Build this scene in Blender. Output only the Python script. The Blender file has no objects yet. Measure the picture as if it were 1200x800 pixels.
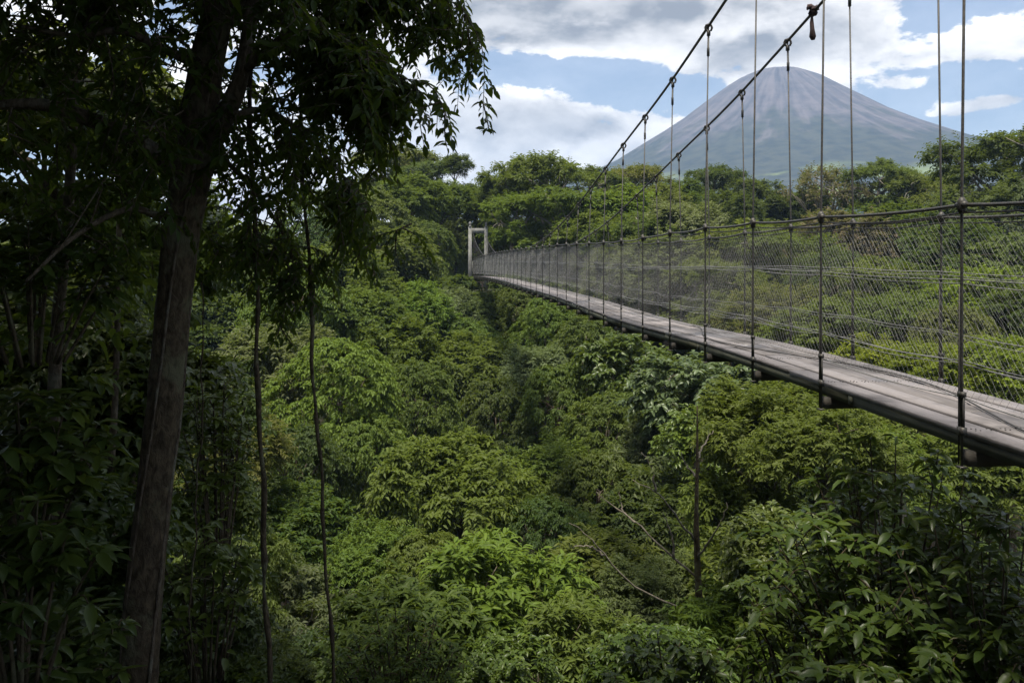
import bpy, math
import numpy as np
from mathutils import Matrix, Vector

S = bpy.context.scene
COL = S.collection
PI = math.pi
F, CX, HY = 1000.0, 600.0, 305.0          # focal length and horizon, in photo pixels (1200 wide)

# ------------------------------------------------------------------ camera
cam = bpy.data.objects.new('camera', bpy.data.cameras.new('camera'))
COL.objects.link(cam)
cam.location = (0, 0, 0)                   # the eye is the origin of the scene
cam.rotation_euler = (PI / 2, 0, 0)
cam.data.sensor_width = 36
cam.data.lens = 36 * F / 1200
cam.data.shift_y = -(400 - HY) / 1200
cam.data.clip_start = 0.05
cam.data.clip_end = 20000
S.camera = cam

# ------------------------------------------------------------------ light
SUN_DIR = Vector((-0.10, -0.24, 0.96)).normalized()     # towards the sun
SUN_EL = math.asin(SUN_DIR.z)
SUN_AZ = math.atan2(SUN_DIR.x, SUN_DIR.y)
sun = bpy.data.lights.new('sun', 'SUN')
sun.energy = 4.8
sun.angle = math.radians(12)
sun.color = (1.0, 0.93, 0.80)
so = bpy.data.objects.new('sun', sun)
COL.objects.link(so)
so.rotation_euler = SUN_DIR.to_track_quat('Z', 'Y').to_euler()

S.view_settings.view_transform = 'Standard'
S.view_settings.look = 'None'
S.view_settings.exposure = 0.80
S.view_settings.gamma = 1.0
S.cycles.max_bounces = 6
S.cycles.diffuse_bounces = 4
S.cycles.transmission_bounces = 4
S.cycles.volume_bounces = 0


class NT:
    """small helper for node trees"""
    def __init__(s, nt):
        s.t = nt
        nt.nodes.clear()

    def n(s, kind, inputs=None, **kw):
        nd = s.t.nodes.new(kind)
        for k, v in kw.items():
            setattr(nd, k, v)
        for k, v in (inputs or {}).items():
            if isinstance(v, bpy.types.NodeSocket):
                s.t.links.new(v, nd.inputs[k])
            else:
                nd.inputs[k].default_value = v
        return nd

    def m(s, op, a, b=0.0, c=None, clamp=False):
        i = {0: a, 1: b}
        if c is not None:
            i[2] = c
        return s.n('ShaderNodeMath', i, operation=op, use_clamp=clamp).outputs[0]

    def ss(s, x, lo, hi, a=0.0, b=1.0):
        return s.n('ShaderNodeMapRange', {0: x, 1: lo, 2: hi, 3: a, 4: b}, interpolation_type='SMOOTHSTEP').outputs[0]

    def lin(s, x, lo, hi, a=0.0, b=1.0):
        return s.n('ShaderNodeMapRange', {0: x, 1: lo, 2: hi, 3: a, 4: b}).outputs[0]

    def mix(s, f, a, b, blend='MIX'):
        nd = s.n('ShaderNodeMix', data_type='RGBA', blend_type=blend)
        for k, v in ((0, f), (6, a), (7, b)):
            if isinstance(v, bpy.types.NodeSocket):
                s.t.links.new(v, nd.inputs[k])
            else:
                nd.inputs[k].default_value = v if k == 0 or len(v) == 4 else (*v, 1)
        return nd.outputs[2]

    def noise(s, vec, scale, detail=4, rough=0.55, dist=0.0):
        i = {'Scale': scale, 'Detail': detail, 'Roughness': rough, 'Distortion': dist}
        if vec is not None:
            i['Vector'] = vec
        return s.n('ShaderNodeTexNoise', i).outputs[0]


def make_world():
    w = bpy.data.worlds.new('World')
    S.world = w
    w.use_nodes = True
    t = NT(w.node_tree)
    sky = t.n('ShaderNodeTexSky', sky_type='NISHITA', sun_disc=False, sun_elevation=SUN_EL, sun_rotation=SUN_AZ,
              altitude=500, air_density=1.0, dust_density=1.2, ozone_density=1.5)
    bg = t.n('ShaderNodeBackground', {'Color': sky.outputs[0], 'Strength': 0.088})
    d = t.n('ShaderNodeTexCoord').outputs['Generated']
    sp = t.n('ShaderNodeSeparateXYZ', {0: d})
    x, y, z = sp.outputs
    az = t.m('ARCTAN2', x, y)
    el = t.m('ARCSINE', z)
    # stretch the noise so that clouds are flatter than wide
    st = t.n('ShaderNodeVectorMath', {0: d, 1: (1, 1, 1.9)}, operation='MULTIPLY').outputs[0]
    n1 = t.noise(st, 6.0, 8, 0.58, 0.2)
    up = t.n('ShaderNodeVectorMath', {0: st, 1: (-0.012, 0.0, 0.045)}, operation='ADD').outputs[0]
    n2 = t.noise(up, 6.0, 5, 0.55, 0.2)
    n3 = t.noise(st, 19.0, 8, 0.62, 0.15)

    def blob(px, py, rx, ry):
        a0 = math.atan((px - CX) / F)
        e0 = math.atan((HY - py) / F * math.cos(a0))
        da = t.m('MULTIPLY', t.m('SUBTRACT', az, a0), F / rx)
        de = t.m('MULTIPLY', t.m('SUBTRACT', el, e0), F / ry)
        r2 = t.m('ADD', t.m('MULTIPLY', da, da), t.m('MULTIPLY', de, de))
        return t.m('EXPONENT', t.m('MULTIPLY', r2, -1.0))
    cov = t.m('ADD', t.m('ADD', 0.5, t.m('MULTIPLY', t.m('SUBTRACT', n1, 0.48), 1.5)), t.m('MULTIPLY', t.m('SUBTRACT', n3, 0.5), 0.75))
    for px, py, rx, ry, a in CLOUDS:
        cov = t.m('ADD', cov, t.m('MULTIPLY', blob(px, py, rx, ry), a))
    mask = t.ss(cov, 0.50, 0.62)
    # shading inside the clouds: lit upper edges, grey undersides and cores
    rel = t.m('SUBTRACT', n1, n2)
    shade = t.n('ShaderNodeMapRange', {0: rel, 1: -0.16, 2: 0.16, 3: 0.0, 4: 1.0}, interpolation_type='SMOOTHSTEP').outputs[0]
    core = t.ss(cov, 0.70, 1.10, 0.0, 0.22)
    gr = t.m('SUBTRACT', t.m('ADD', t.m('MULTIPLY', shade, 0.62), 0.32), core)
    for px, py, rx, ry, a in GREYS:
        gr = t.m('SUBTRACT', gr, t.m('MULTIPLY', blob(px, py, rx, ry), a))
    gr = t.m('ADD', gr, t.m('MULTIPLY', t.m('SUBTRACT', n3, 0.5), 1.05), clamp=True)
    colr = t.mix(gr, (0.20, 0.205, 0.215), (1.04, 1.0, 0.95))
    cb = t.n('ShaderNodeBackground', {'Color': colr, 'Strength': 1.0})
    mx = t.n('ShaderNodeMixShader', {0: t.m('MAXIMUM', t.m('MULTIPLY', mask, 0.95), 0.16), 1: bg.outputs[0], 2: cb.outputs[0]})
    t.n('ShaderNodeOutputWorld', {'Surface': mx.outputs[0]})


CLOUDS = [  # px, py, rx, ry, weight: where clouds and blue gaps stand in the sky
    (690, 20, 260, 52, 0.42), (930, 62, 130, 52, 0.34), (900, -10, 200, 60, 0.25),
    (655, 158, 85, 42, 0.34), (550, 165, 100, 50, 0.30), (460, 190, 120, 70, 0.25), (768, 165, 52, 42, 0.30),
    (640, 88, 130, 26, -0.42), (735, 105, 70, 34, -0.34), (1140, 150, 120, 42, -0.28), (1090, 20, 60, 40, -0.08), (1010, 120, 60, 40, -0.05),
    (1165, 50, 46, 15, 0.22), (1170, 118, 42, 8, 0.46), (1128, 133, 34, 8, 0.42), (1062, 98, 30, 9, 0.34), (1085, 68, 34, 9, 0.22), (1130, 88, 60, 12, -0.18), (1110, 20, 60, 16, -0.14)]
GREYS = [(665, 20, 170, 34, 0.40), (600, 0, 120, 30, 0.10), (900, 40, 110, 30, 0.10), (640, 195, 120, 24, 0.10), (800, 15, 60, 16, 0.12)]
make_world()


# ------------------------------------------------------------------ mesh helpers
def mesh_obj(name, verts, faces, mat=None, parent=None, smooth=False, rnd=None, link=True):
    me = new_mesh(name, verts, faces, mat, smooth, rnd)
    return add(name, me, parent, link)


def new_mesh(name, verts, faces, mat=None, smooth=False, rnd=None):
    """faces: list of integer arrays (n,3) or (n,4)"""
    me = bpy.data.meshes.new(name)
    verts = np.asarray(verts, dtype=np.float32)
    me.vertices.add(len(verts))
    me.vertices.foreach_set('co', verts.ravel())
    faces = [np.asarray(f, dtype=np.int32) for f in faces if len(f)]
    idx = np.concatenate([f.ravel() for f in faces])
    tot = np.concatenate([np.full(len(f), f.shape[1], dtype=np.int32) for f in faces])
    start = np.concatenate([[0], np.cumsum(tot)[:-1]]).astype(np.int32)
    me.loops.add(len(idx))
    me.loops.foreach_set('vertex_index', idx)
    me.polygons.add(len(tot))
    me.polygons.foreach_set('loop_start', start)
    me.polygons.foreach_set('loop_total', tot)
    if smooth:
        me.polygons.foreach_set('use_smooth', np.ones(len(tot), dtype=bool))
    if rnd is not None:
        a = me.attributes.new('rnd', 'FLOAT', 'POINT')
        a.data.foreach_set('value', np.asarray(rnd, dtype=np.float32))
    me.update(calc_edges=True)
    if mat:
        me.materials.append(mat)
    return me


def add(name, me, parent=None, link=True):
    o = bpy.data.objects.new(name, me)
    if link:
        COL.objects.link(o)
    if parent:
        o.parent = parent
    return o


def empty(name, loc=(0, 0, 0), label=None, cat=None, group=None):
    o = bpy.data.objects.new(name, None)
    COL.objects.link(o)
    o.location = loc
    o.empty_display_size = 0.2
    return tag(o, label, cat, group)


def tag(o, label=None, cat=None, group=None, kind=None):
    for k, v in (('label', label), ('category', cat), ('group', group), ('kind', kind)):
        if v:
            o[k] = v
    return o


class MB:
    """collects tubes and boxes into one mesh"""
    def __init__(s):
        s.v, s.f, s.n = [], [], 0

    def raw(s, v, fs):
        v = np.asarray(v, float)
        s.v.append(v)
        for f in fs:
            s.f.append(np.asarray(f, int) + s.n)
        s.n += len(v)
        return s

    def tube(s, pts, rad, n=8, caps=True, bump=0.0, rng=None):
        pts = np.asarray(pts, float)
        k = len(pts)
        rad = np.full(k, rad, float) if np.isscalar(rad) else np.asarray(rad, float)
        t = np.gradient(pts, axis=0)
        t /= np.linalg.norm(t, axis=1)[:, None] + 1e-9
        ref = np.array([0.31, 0.17, 0.93]) if abs(t[0, 2]) < 0.8 else np.array([0.95, 0.2, 0.1])
        a = np.cross(t, ref)
        a /= np.linalg.norm(a, axis=1)[:, None] + 1e-9
        b = np.cross(t, a)
        ang = np.arange(n) * 2 * PI / n
        r = rad[:, None] * np.ones((k, n))
        if bump and rng is not None:
            r = r * (1 + bump * rng.standard_normal((k, n)) + bump * 1.5 * np.sin(ang * 3 + 1)[None, :])
        v = pts[:, None, :] + r[..., None] * (np.cos(ang)[None, :, None] * a[:, None, :] + np.sin(ang)[None, :, None] * b[:, None, :])
        i = np.arange(k - 1)[:, None] * n + np.arange(n)[None, :]
        j = np.arange(k - 1)[:, None] * n + (np.arange(n)[None, :] + 1) % n
        q = np.stack([i, j, j + n, i + n], -1).reshape(-1, 4)
        fs = [q]
        if caps:
            v = np.concatenate([v.reshape(-1, 3), pts[:1], pts[-1:]])
            c0, c1 = k * n, k * n + 1
            e = np.arange(n)
            fs.append(np.stack([np.full(n, c0), (e + 1) % n, e], -1))
            fs.append(np.stack([np.full(n, c1), (k - 1) * n + e, (k - 1) * n + (e + 1) % n], -1))
        return s.raw(v.reshape(-1, 3), fs)

    def hexa(s, c8):
        """box from 8 corners: bottom 0-3 counter-clockwise, top 4-7"""
        return s.raw(c8, [[(0, 3, 2, 1), (4, 5, 6, 7), (0, 1, 5, 4), (1, 2, 6, 5), (2, 3, 7, 6), (3, 0, 4, 7)]])

    def box(s, c, size, ax=None):
        c, h = np.asarray(c, float), np.asarray(size, float) / 2
        A = np.eye(3) if ax is None else np.asarray(ax, float)
        k = np.array([(-1, -1, -1), (1, -1, -1), (1, 1, -1), (-1, 1, -1), (-1, -1, 1), (1, -1, 1), (1, 1, 1), (-1, 1, 1)], float) * h
        return s.hexa(c + k @ A)

    def build(s, name, mat, parent=None, smooth=False, link=True):
        return mesh_obj(name, np.concatenate(s.v), s.f, mat, parent, smooth, None, link)

    def mesh(s, name, mat, smooth=False):
        return new_mesh(name, np.concatenate(s.v), s.f, mat, smooth)


def at(px, py, Y):
    return np.array([(px - CX) / F * Y, Y, (HY - py) / F * Y])


def spline(pts, n):
    """Catmull-Rom through pts"""
    p = np.asarray(pts, float)
    if len(p) < 3:
        return p[0] + (p[-1] - p[0]) * np.linspace(0, 1, n)[:, None]
    q = np.vstack([2 * p[0] - p[1], p, 2 * p[-1] - p[-2]])
    out = []
    for u in np.linspace(0, len(p) - 1 - 1e-6, n):
        i = int(u)
        t = u - i
        a, b, c, d = q[i:i + 4]
        out.append(0.5 * (2 * b + (c - a) * t + (2 * a - 5 * b + 4 * c - d) * t * t + (3 * b - a - 3 * c + d) * t ** 3))
    return np.array(out)


def nrm(v):
    return v / (np.linalg.norm(v, axis=-1, keepdims=True) + 1e-9)


# ------------------------------------------------------------------ materials
def new_mat(name):
    m = bpy.data.materials.new(name)
    m.use_nodes = True
    return m, NT(m.node_tree)


def leaf_material(name, trans=0.40, rough=0.5, spec=0.18):
    """leaf colour from the object's own colour, varied by leaf and by plant"""
    m, t = new_mat(name)
    oi = t.n('ShaderNodeObjectInfo')
    r = t.n('ShaderNodeAttribute', attribute_name='rnd').outputs['Fac']
    v = t.m('ADD', t.m('MULTIPLY', r, 0.75), t.m('MULTIPLY', oi.outputs['Random'], 0.25))
    dark = t.mix(0.62, oi.outputs['Color'], (0.012, 0.03, 0.008))
    light = t.mix(0.30, oi.outputs['Color'], (0.25, 0.30, 0.04))
    c = t.mix(t.ss(v, 0.05, 0.62), dark, oi.outputs['Color'])
    c = t.mix(t.ss(v, 0.62, 1.0, 0.0, 0.85), c, light)
    bs = t.n('ShaderNodeBsdfPrincipled', {'Base Color': c, 'Roughness': rough, 'Specular IOR Level': spec})
    tc = t.mix(0.5, c, (0.20, 0.26, 0.02))
    tr = t.n('ShaderNodeBsdfTranslucent', {'Color': tc})
    mx = t.n('ShaderNodeMixShader', {0: trans, 1: bs.outputs[0], 2: tr.outputs[0]})
    t.n('ShaderNodeOutputMaterial', {'Surface': mx.outputs[0]})
    return m


def bark_material(name, a, b, lichen=(0.22, 0.23, 0.18), amt=0.35, scale=9.0):
    m, t = new_mat(name)
    co = t.n('ShaderNodeTexCoord').outputs['Object']
    st = t.n('ShaderNodeVectorMath', {0: co, 1: (1, 1, 0.5)}, operation='MULTIPLY').outputs[0]
    n1 = t.noise(st, scale * 3, 6, 0.65, 0.4)
    n2 = t.noise(co, scale * 0.55, 5, 0.6)
    c = t.mix(t.ss(n1, 0.32, 0.68), a, b)
    c = t.mix(t.ss(n2, 0.52, 0.66, 0, amt), c, lichen)
    bp = t.n('ShaderNodeBump', {'Strength': 1.0, 'Distance': 0.03, 'Height': n1})
    bs = t.n('ShaderNodeBsdfPrincipled', {'Base Color': c, 'Roughness': 0.9, 'Specular IOR Level': 0.15, 'Normal': bp.outputs[0]})
    t.n('ShaderNodeOutputMaterial', {'Surface': bs.outputs[0]})
    return m


def wood_material(name, a, b, wet=0.0):
    m, t = new_mat(name)
    oi = t.n('ShaderNodeObjectInfo')
    g = t.n('ShaderNodeNewGeometry').outputs['Position']
    rv = t.n('ShaderNodeVectorMath', {0: g, 1: (14, 1.1, 14)}, operation='MULTIPLY').outputs[0]
    off = t.n('ShaderNodeCombineXYZ', {0: t.m('MULTIPLY', oi.outputs['Random'], 37.0), 1: 0.0, 2: 0.0}).outputs[0]
    v = t.n('ShaderNodeVectorMath', {0: rv, 1: off}, operation='ADD').outputs[0]
    grain = t.noise(v, 2.2, 6, 0.62, 0.3)
    big = t.noise(g, 1.7, 4, 0.6)
    f = t.m('ADD', t.m('MULTIPLY', grain, 0.6), t.m('MULTIPLY', oi.outputs['Random'], 0.4))
    c = t.mix(t.ss(f, 0.2, 0.8), a, b)
    c = t.mix(t.ss(big, 0.46, 0.66, 0, 0.75), c, tuple(0.45 * k for k in a))
    wetm = t.ss(t.noise(g, 0.9, 3, 0.5), 0.54, 0.62, 0, wet)
    rg = t.m('SUBTRACT', 0.8, t.m('MULTIPLY', wetm, 0.5))
    bp = t.n('ShaderNodeBump', {'Strength': 0.35, 'Distance': 0.01, 'Height': grain})
    bs = t.n('ShaderNodeBsdfPrincipled', {'Base Color': c, 'Roughness': rg, 'Normal': bp.outputs[0]})
    t.n('ShaderNodeOutputMaterial', {'Surface': bs.outputs[0]})
    return m


def plain_material(name, a, b, rough=0.6, metal=0.0, scale=20.0):
    m, t = new_mat(name)
    g = t.n('ShaderNodeNewGeometry').outputs['Position']
    n = t.noise(g, scale, 5, 0.6)
    c = t.mix(t.ss(n, 0.35, 0.68), a, b)
    bs = t.n('ShaderNodeBsdfPrincipled', {'Base Color': c, 'Roughness': rough, 'Metallic': metal})
    t.n('ShaderNodeOutputMaterial', {'Surface': bs.outputs[0]})
    return m


M_LEAF = leaf_material('leaf_green')
M_GLOSS = leaf_material('leaf_glossy', 0.32, 0.38, 0.32)
M_BARK = bark_material('bark_brown', (0.05, 0.038, 0.026), (0.13, 0.105, 0.078))
M_BARKL = bark_material('bark_pale', (0.12, 0.105, 0.085), (0.25, 0.225, 0.19), amt=0.2)
M_MOSS = bark_material('bark_mossy', (0.030, 0.023, 0.014), (0.095, 0.074, 0.048), (0.115, 0.115, 0.070), 0.75, 7.0)
M_TWIG = plain_material('dead_twig', (0.10, 0.085, 0.065), (0.19, 0.165, 0.13), 0.9)
M_DECK = wood_material('weathered_boards', (0.085, 0.077, 0.077), (0.215, 0.195, 0.195), 0.75)
M_EDGE = wood_material('mossy_timber', (0.040, 0.044, 0.026), (0.095, 0.095, 0.06))
M_DARKW = wood_material('dark_timber', (0.025, 0.022, 0.018), (0.055, 0.048, 0.04))
M_REDW = wood_material('brown_timber', (0.12, 0.08, 0.06), (0.22, 0.16, 0.13))
M_STEEL = plain_material('dark_steel', (0.030, 0.030, 0.030), (0.075, 0.068, 0.058), 0.55, 0.3, 60)
M_GALV = plain_material('galvanised_wire', (0.17, 0.17, 0.165), (0.30, 0.30, 0.29), 0.55, 0.2, 40)
M_CONC = plain_material('pale_concrete', (0.13, 0.13, 0.12), (0.22, 0.22, 0.205), 0.9, 0, 3)
M_RAG = plain_material('faded_cloth', (0.022, 0.012, 0.012), (0.060, 0.036, 0.033), 0.95, 0, 30)


# ------------------------------------------------------------------ terrain, volcano
def sstep(x, a, b):
    t = np.clip((x - a) / (b - a), 0, 1)
    return t * t * (3 - 2 * t)


def ground_h(x, y):
    x = np.asarray(x, float)
    y = np.asarray(y, float)
    y0 = 2.0 + np.clip(-x - 1.0, 0, 14) * 0.55
    h = -2.1 - 17.5 * sstep(y, y0, y0 + 24) - 0.12 * np.clip(-y, 0, 20) * 0
    rise = 17.0 * sstep(y, 42 + np.clip(-x, 0, 30) * -0.25, 67 + np.clip(-x, 0, 30) * -0.4)
    h = h + rise + 0.012 * np.clip(y - 70, 0, 400)
    near = sstep(-x, 2, 6) * (1 - sstep(y, 4, 14))
    h = h - 0.9 * near
    h = h + 0.35 * np.sin(x * 0.45 + 1) * np.sin(y * 0.38) * sstep(np.hypot(x, y), 4, 14)
    return h


def make_ground():
    def axis(n, lo, hi, k):
        u = np.linspace(-1, 1, n)
        s = np.sinh(u * k) / np.sinh(k)
        return np.where(s < 0, -s * lo, s * hi)
    xs = axis(150, -3100, 3100, 6.0)
    ys = axis(190, -3100, 3100, 5.8) + 30
    X, Y = np.meshgrid(xs, ys)
    Z = ground_h(X, Y)
    v = np.stack([X, Y, Z], -1).reshape(-1, 3)
    nx = len(xs)
    i = (np.arange(len(ys) - 1)[:, None] * nx + np.arange(nx - 1)[None, :]).ravel()
    m, t = new_mat('forest_floor')
    g = t.n('ShaderNodeNewGeometry').outputs['Position']
    n = t.noise(g, 0.8, 6, 0.65)
    n2 = t.noise(g, 0.012, 4, 0.6)
    c = t.mix(t.ss(n, 0.35, 0.65), (0.028, 0.022, 0.013), (0.035, 0.05, 0.014))
    sp = t.n('ShaderNodeSeparateXYZ', {0: g})
    far = t.ss(sp.outputs[1], 130, 400)
    c2 = t.mix(t.ss(n2, 0.42, 0.58), (0.05, 0.09, 0.02), (0.17, 0.22, 0.07))
    c = t.mix(far, c, c2)
    bs = t.n('ShaderNodeBsdfPrincipled', {'Base Color': c, 'Roughness': 0.95})
    t.n('ShaderNodeOutputMaterial', {'Surface': bs.outputs[0]})
    o = mesh_obj('ground', v, [np.stack([i, i + 1, i + nx + 1, i + nx], -1)], m, None, True)
    tag(o, kind='structure')


def make_volcano():
    D = 1800.0
    rng = np.random.default_rng(5)
    r_px = [0, 17, 26, 46, 80, 120, 150, 190, 225, 300, 400, 480, 560, 640]
    h_px = [223, 222.5, 221, 212, 190, 164.5, 149, 131, 116, 86, 56, 38, 16, -20]
    nr, na = 130, 420
    rr = np.concatenate([np.linspace(0, 250, 90), np.linspace(256, 640, nr - 90)])
    A, R = np.meshgrid(np.linspace(0, 2 * PI, na, endpoint=False), rr, indexing='ij')
    xd = np.cos(A)
    # the left flank stands a little steeper than the right one
    Rq = R * (1 + 0.20 * np.clip((R - 60) / 140, 0, 1) * np.clip(-xd, 0, 1) - 0.03 * np.clip(xd, 0, 1))
    h = np.interp(Rq, r_px, h_px)
    g = np.zeros_like(h)
    for k in range(26):
        f = rng.integers(5, 46)
        g += np.sin(A * f + rng.uniform(0, 6.3) + R * rng.uniform(-0.02, 0.02)) / f ** 0.55
    prof = np.interp(R, [0, 25, 60, 130, 260, 900], [0.0, 0.25, 1.0, 1.5, 1.4, 2.0])
    h = h + g * prof * 0.75
    v = np.stack([np.cos(A) * R * D / F, np.sin(A) * R * D / F, h * D / F], -1).reshape(-1, 3)
    i = np.arange(na)[:, None] * nr + np.arange(nr - 1)[None, :]
    j = ((np.arange(na) + 1) % na)[:, None] * nr + np.arange(nr - 1)[None, :]
    q = np.stack([i, j, j + 1, i + 1], -1).reshape(-1, 4)
    m, t = new_mat('volcano_slopes')
    co = t.n('ShaderNodeTexCoord').outputs['Object']
    sp = t.n('ShaderNodeSeparateXYZ', {0: co})
    ang = t.m('ARCTAN2', sp.outputs[1], sp.outputs[0])
    cb = t.n('ShaderNodeCombineXYZ', {0: t.m('MULTIPLY', ang, 13.0), 1: t.m('MULTIPLY', sp.outputs[2], 0.012), 2: 0.0}).outputs[0]
    rills = t.noise(cb, 1.0, 6, 0.65, 0.5)
    n2 = t.noise(co, 0.0075, 6, 0.6)
    n3 = t.noise(co, 0.05, 5, 0.65)
    rock = t.mix(t.ss(t.m('ADD', t.m('MULTIPLY', rills, 0.6), t.m('MULTIPLY', n3, 0.4)), 0.36, 0.64), (0.038, 0.040, 0.052), (0.122, 0.108, 0.116))
    veg_shade = t.mix(t.ss(n3, 0.35, 0.65), (0.018, 0.027, 0.027), (0.046, 0.054, 0.043))  # lower slope vegetation, darkened and blued to carry a painted cloud shadow
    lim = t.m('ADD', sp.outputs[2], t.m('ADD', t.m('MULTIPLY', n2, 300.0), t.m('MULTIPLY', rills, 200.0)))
    c = t.mix(t.ss(lim, 455, 535), veg_shade, rock)
    past = t.m('MULTIPLY', t.ss(n2, 0.5, 0.6), t.ss(sp.outputs[2], 160, 110))
    c = t.mix(t.m('MULTIPLY', past, 0.7), c, (0.19, 0.24, 0.08))
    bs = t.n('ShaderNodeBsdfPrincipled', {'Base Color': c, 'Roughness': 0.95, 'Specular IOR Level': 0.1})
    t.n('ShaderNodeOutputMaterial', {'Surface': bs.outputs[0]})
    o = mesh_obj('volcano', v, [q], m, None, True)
    o.location = ((912 - CX) / F * D, D, (HY - 305) / F * D)
    tag(o, 'hazy grey brown volcano cone rising behind the forest with cloud at its summit', 'volcano', kind='structure')


make_ground()
make_volcano()


# ------------------------------------------------------------------ leaves
def leaf_faces(P, D, N, L, W, R, fine=False, fold=0.22, bend=0.18):
    """one small blade per entry, folded along its midrib"""
    n = len(P)
    D = nrm(D)
    Sd = nrm(np.cross(D, N))
    Nn = np.cross(Sd, D)
    L = L[:, None]
    W = W[:, None]
    if not fine:
        a, b = P, P + D * L
        m = P + D * L * 0.45
        up = Nn * W * fold
        v = np.stack([a, m + Sd * W / 2 + up, b - Nn * L * bend, m - Sd * W / 2 + up], 1).reshape(-1, 3)
        k = np.arange(n)[:, None] * 4
        f = np.concatenate([k + [[0, 1, 2]], k + [[0, 2, 3]]])
        return v, f, np.repeat(R, 4)
    b0, b1, b2, b3 = P, P + D * L * 0.32 + Nn * L * 0.03, P + D * L * 0.68 - Nn * L * bend * 0.35, P + D * L - Nn * L * bend
    up = Nn * W * fold
    v = np.stack([b0, b1 + Sd * W * 0.46 + up, b1, b1 - Sd * W * 0.46 + up,
                  b2 + Sd * W * 0.40 + up, b2, b2 - Sd * W * 0.40 + up, b3], 1).reshape(-1, 3)
    k = np.arange(n)[:, None] * 8
    t = np.concatenate([k + [[0, 1, 2]], k + [[0, 2, 3]], k + [[4, 7, 5]], k + [[5, 7, 6]]])
    q = np.concatenate([k + [[1, 4, 5, 2]], k + [[2, 5, 6, 3]]])
    return v, (t, q), np.repeat(R, 8)


def sprays(C, O, r, nt, nl, rng, spread=0.55, hang=0.35, s0=0.15, droop=0.2, pair=0.8):
    """leafy twigs: nt twigs from each centre C leaning towards O, nl leaves along each"""
    n = len(C)
    r = np.broadcast_to(np.asarray(r, float), (n,))
    d = nrm(O[:, None, :] + rng.standard_normal((n, nt, 3)) * spread)
    ln = r[:, None] * rng.uniform(0.6, 1.2, (n, nt)) * rng.uniform(0.7, 1.35, (n, 1))
    s = np.linspace(s0, 1, nl)[None, None, :] + rng.uniform(-0.03, 0.03, (n, nt, nl))
    p = C[:, None, None, :] + d[:, :, None, :] * (ln[:, :, None] * s)[..., None]
    p[..., 2] -= hang * ln[:, :, None] * s ** 2
    tg = np.repeat(d[:, :, None, :], nl, 2).copy()
    tg[..., 2] -= 2 * hang * s
    tg = nrm(tg)
    side = nrm(np.cross(tg, np.array([0.05, 0.02, 1.0])))
    sg = np.where(np.arange(nl) % 2 == 0, 1.0, -1.0)[None, None, :, None]
    D = tg * 0.6 + side * sg * pair + rng.standard_normal(p.shape) * 0.22
    D[..., 2] -= droop
    N = np.array([0, 0, 0.9]) + O[:, None, None, :] * 0.25 + rng.standard_normal(p.shape) * 0.38
    tw = rng.uniform(0, 1, (n, nt, 1)) * 0.55 + rng.uniform(0, 1, (n, 1, 1)) * 0.2 + rng.uniform(0, 1, (n, nt, nl)) * 0.25
    return p.reshape(-1, 3), D.reshape(-1, 3), N.reshape(-1, 3), tw.ravel()


# ------------------------------------------------------------------ tree prototypes: 6 m wide crowns, crown foot at z = 0
def dome(n, rng, ax, ay, az, zc, low=-0.35, lobes=11):
    """clump centres on an uneven crown built of several overlapping lobes"""
    E = np.array([ax, ay, az])
    lc = []
    for k in range(lobes):
        u = rng.uniform(-0.25, 0.95) if k else 0.8
        a = k * 2.39996 + rng.uniform(-0.5, 0.5)
        q = math.sqrt(max(0, 1 - u * u))
        lc.append(np.array([math.cos(a) * q, math.sin(a) * q, u]) * rng.uniform(0.50, 0.78))
    lc = np.array(lc)
    lr = rng.uniform(0.26, 0.46, lobes)
    pts, outs = [], []
    while len(pts) < n:
        k = rng.integers(lobes)
        d = nrm(rng.standard_normal(3))
        if d[2] < low - 0.15:
            continue
        p = lc[k] + d * lr[k] * rng.uniform(0.75, 1.05)
        dist = np.linalg.norm(lc - p, axis=1) / lr
        if (dist < 0.7).any() and rng.uniform() < 0.85:
            continue
        if p[2] < low:
            continue
        pts.append(p)
        outs.append(nrm(d * 0.75 + nrm(p) * 0.4 + np.array([0, 0, 0.28])))
    c = np.array(pts) * E
    c[:, 2] += zc
    return c, np.array(outs)


PROTO = {}


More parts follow.
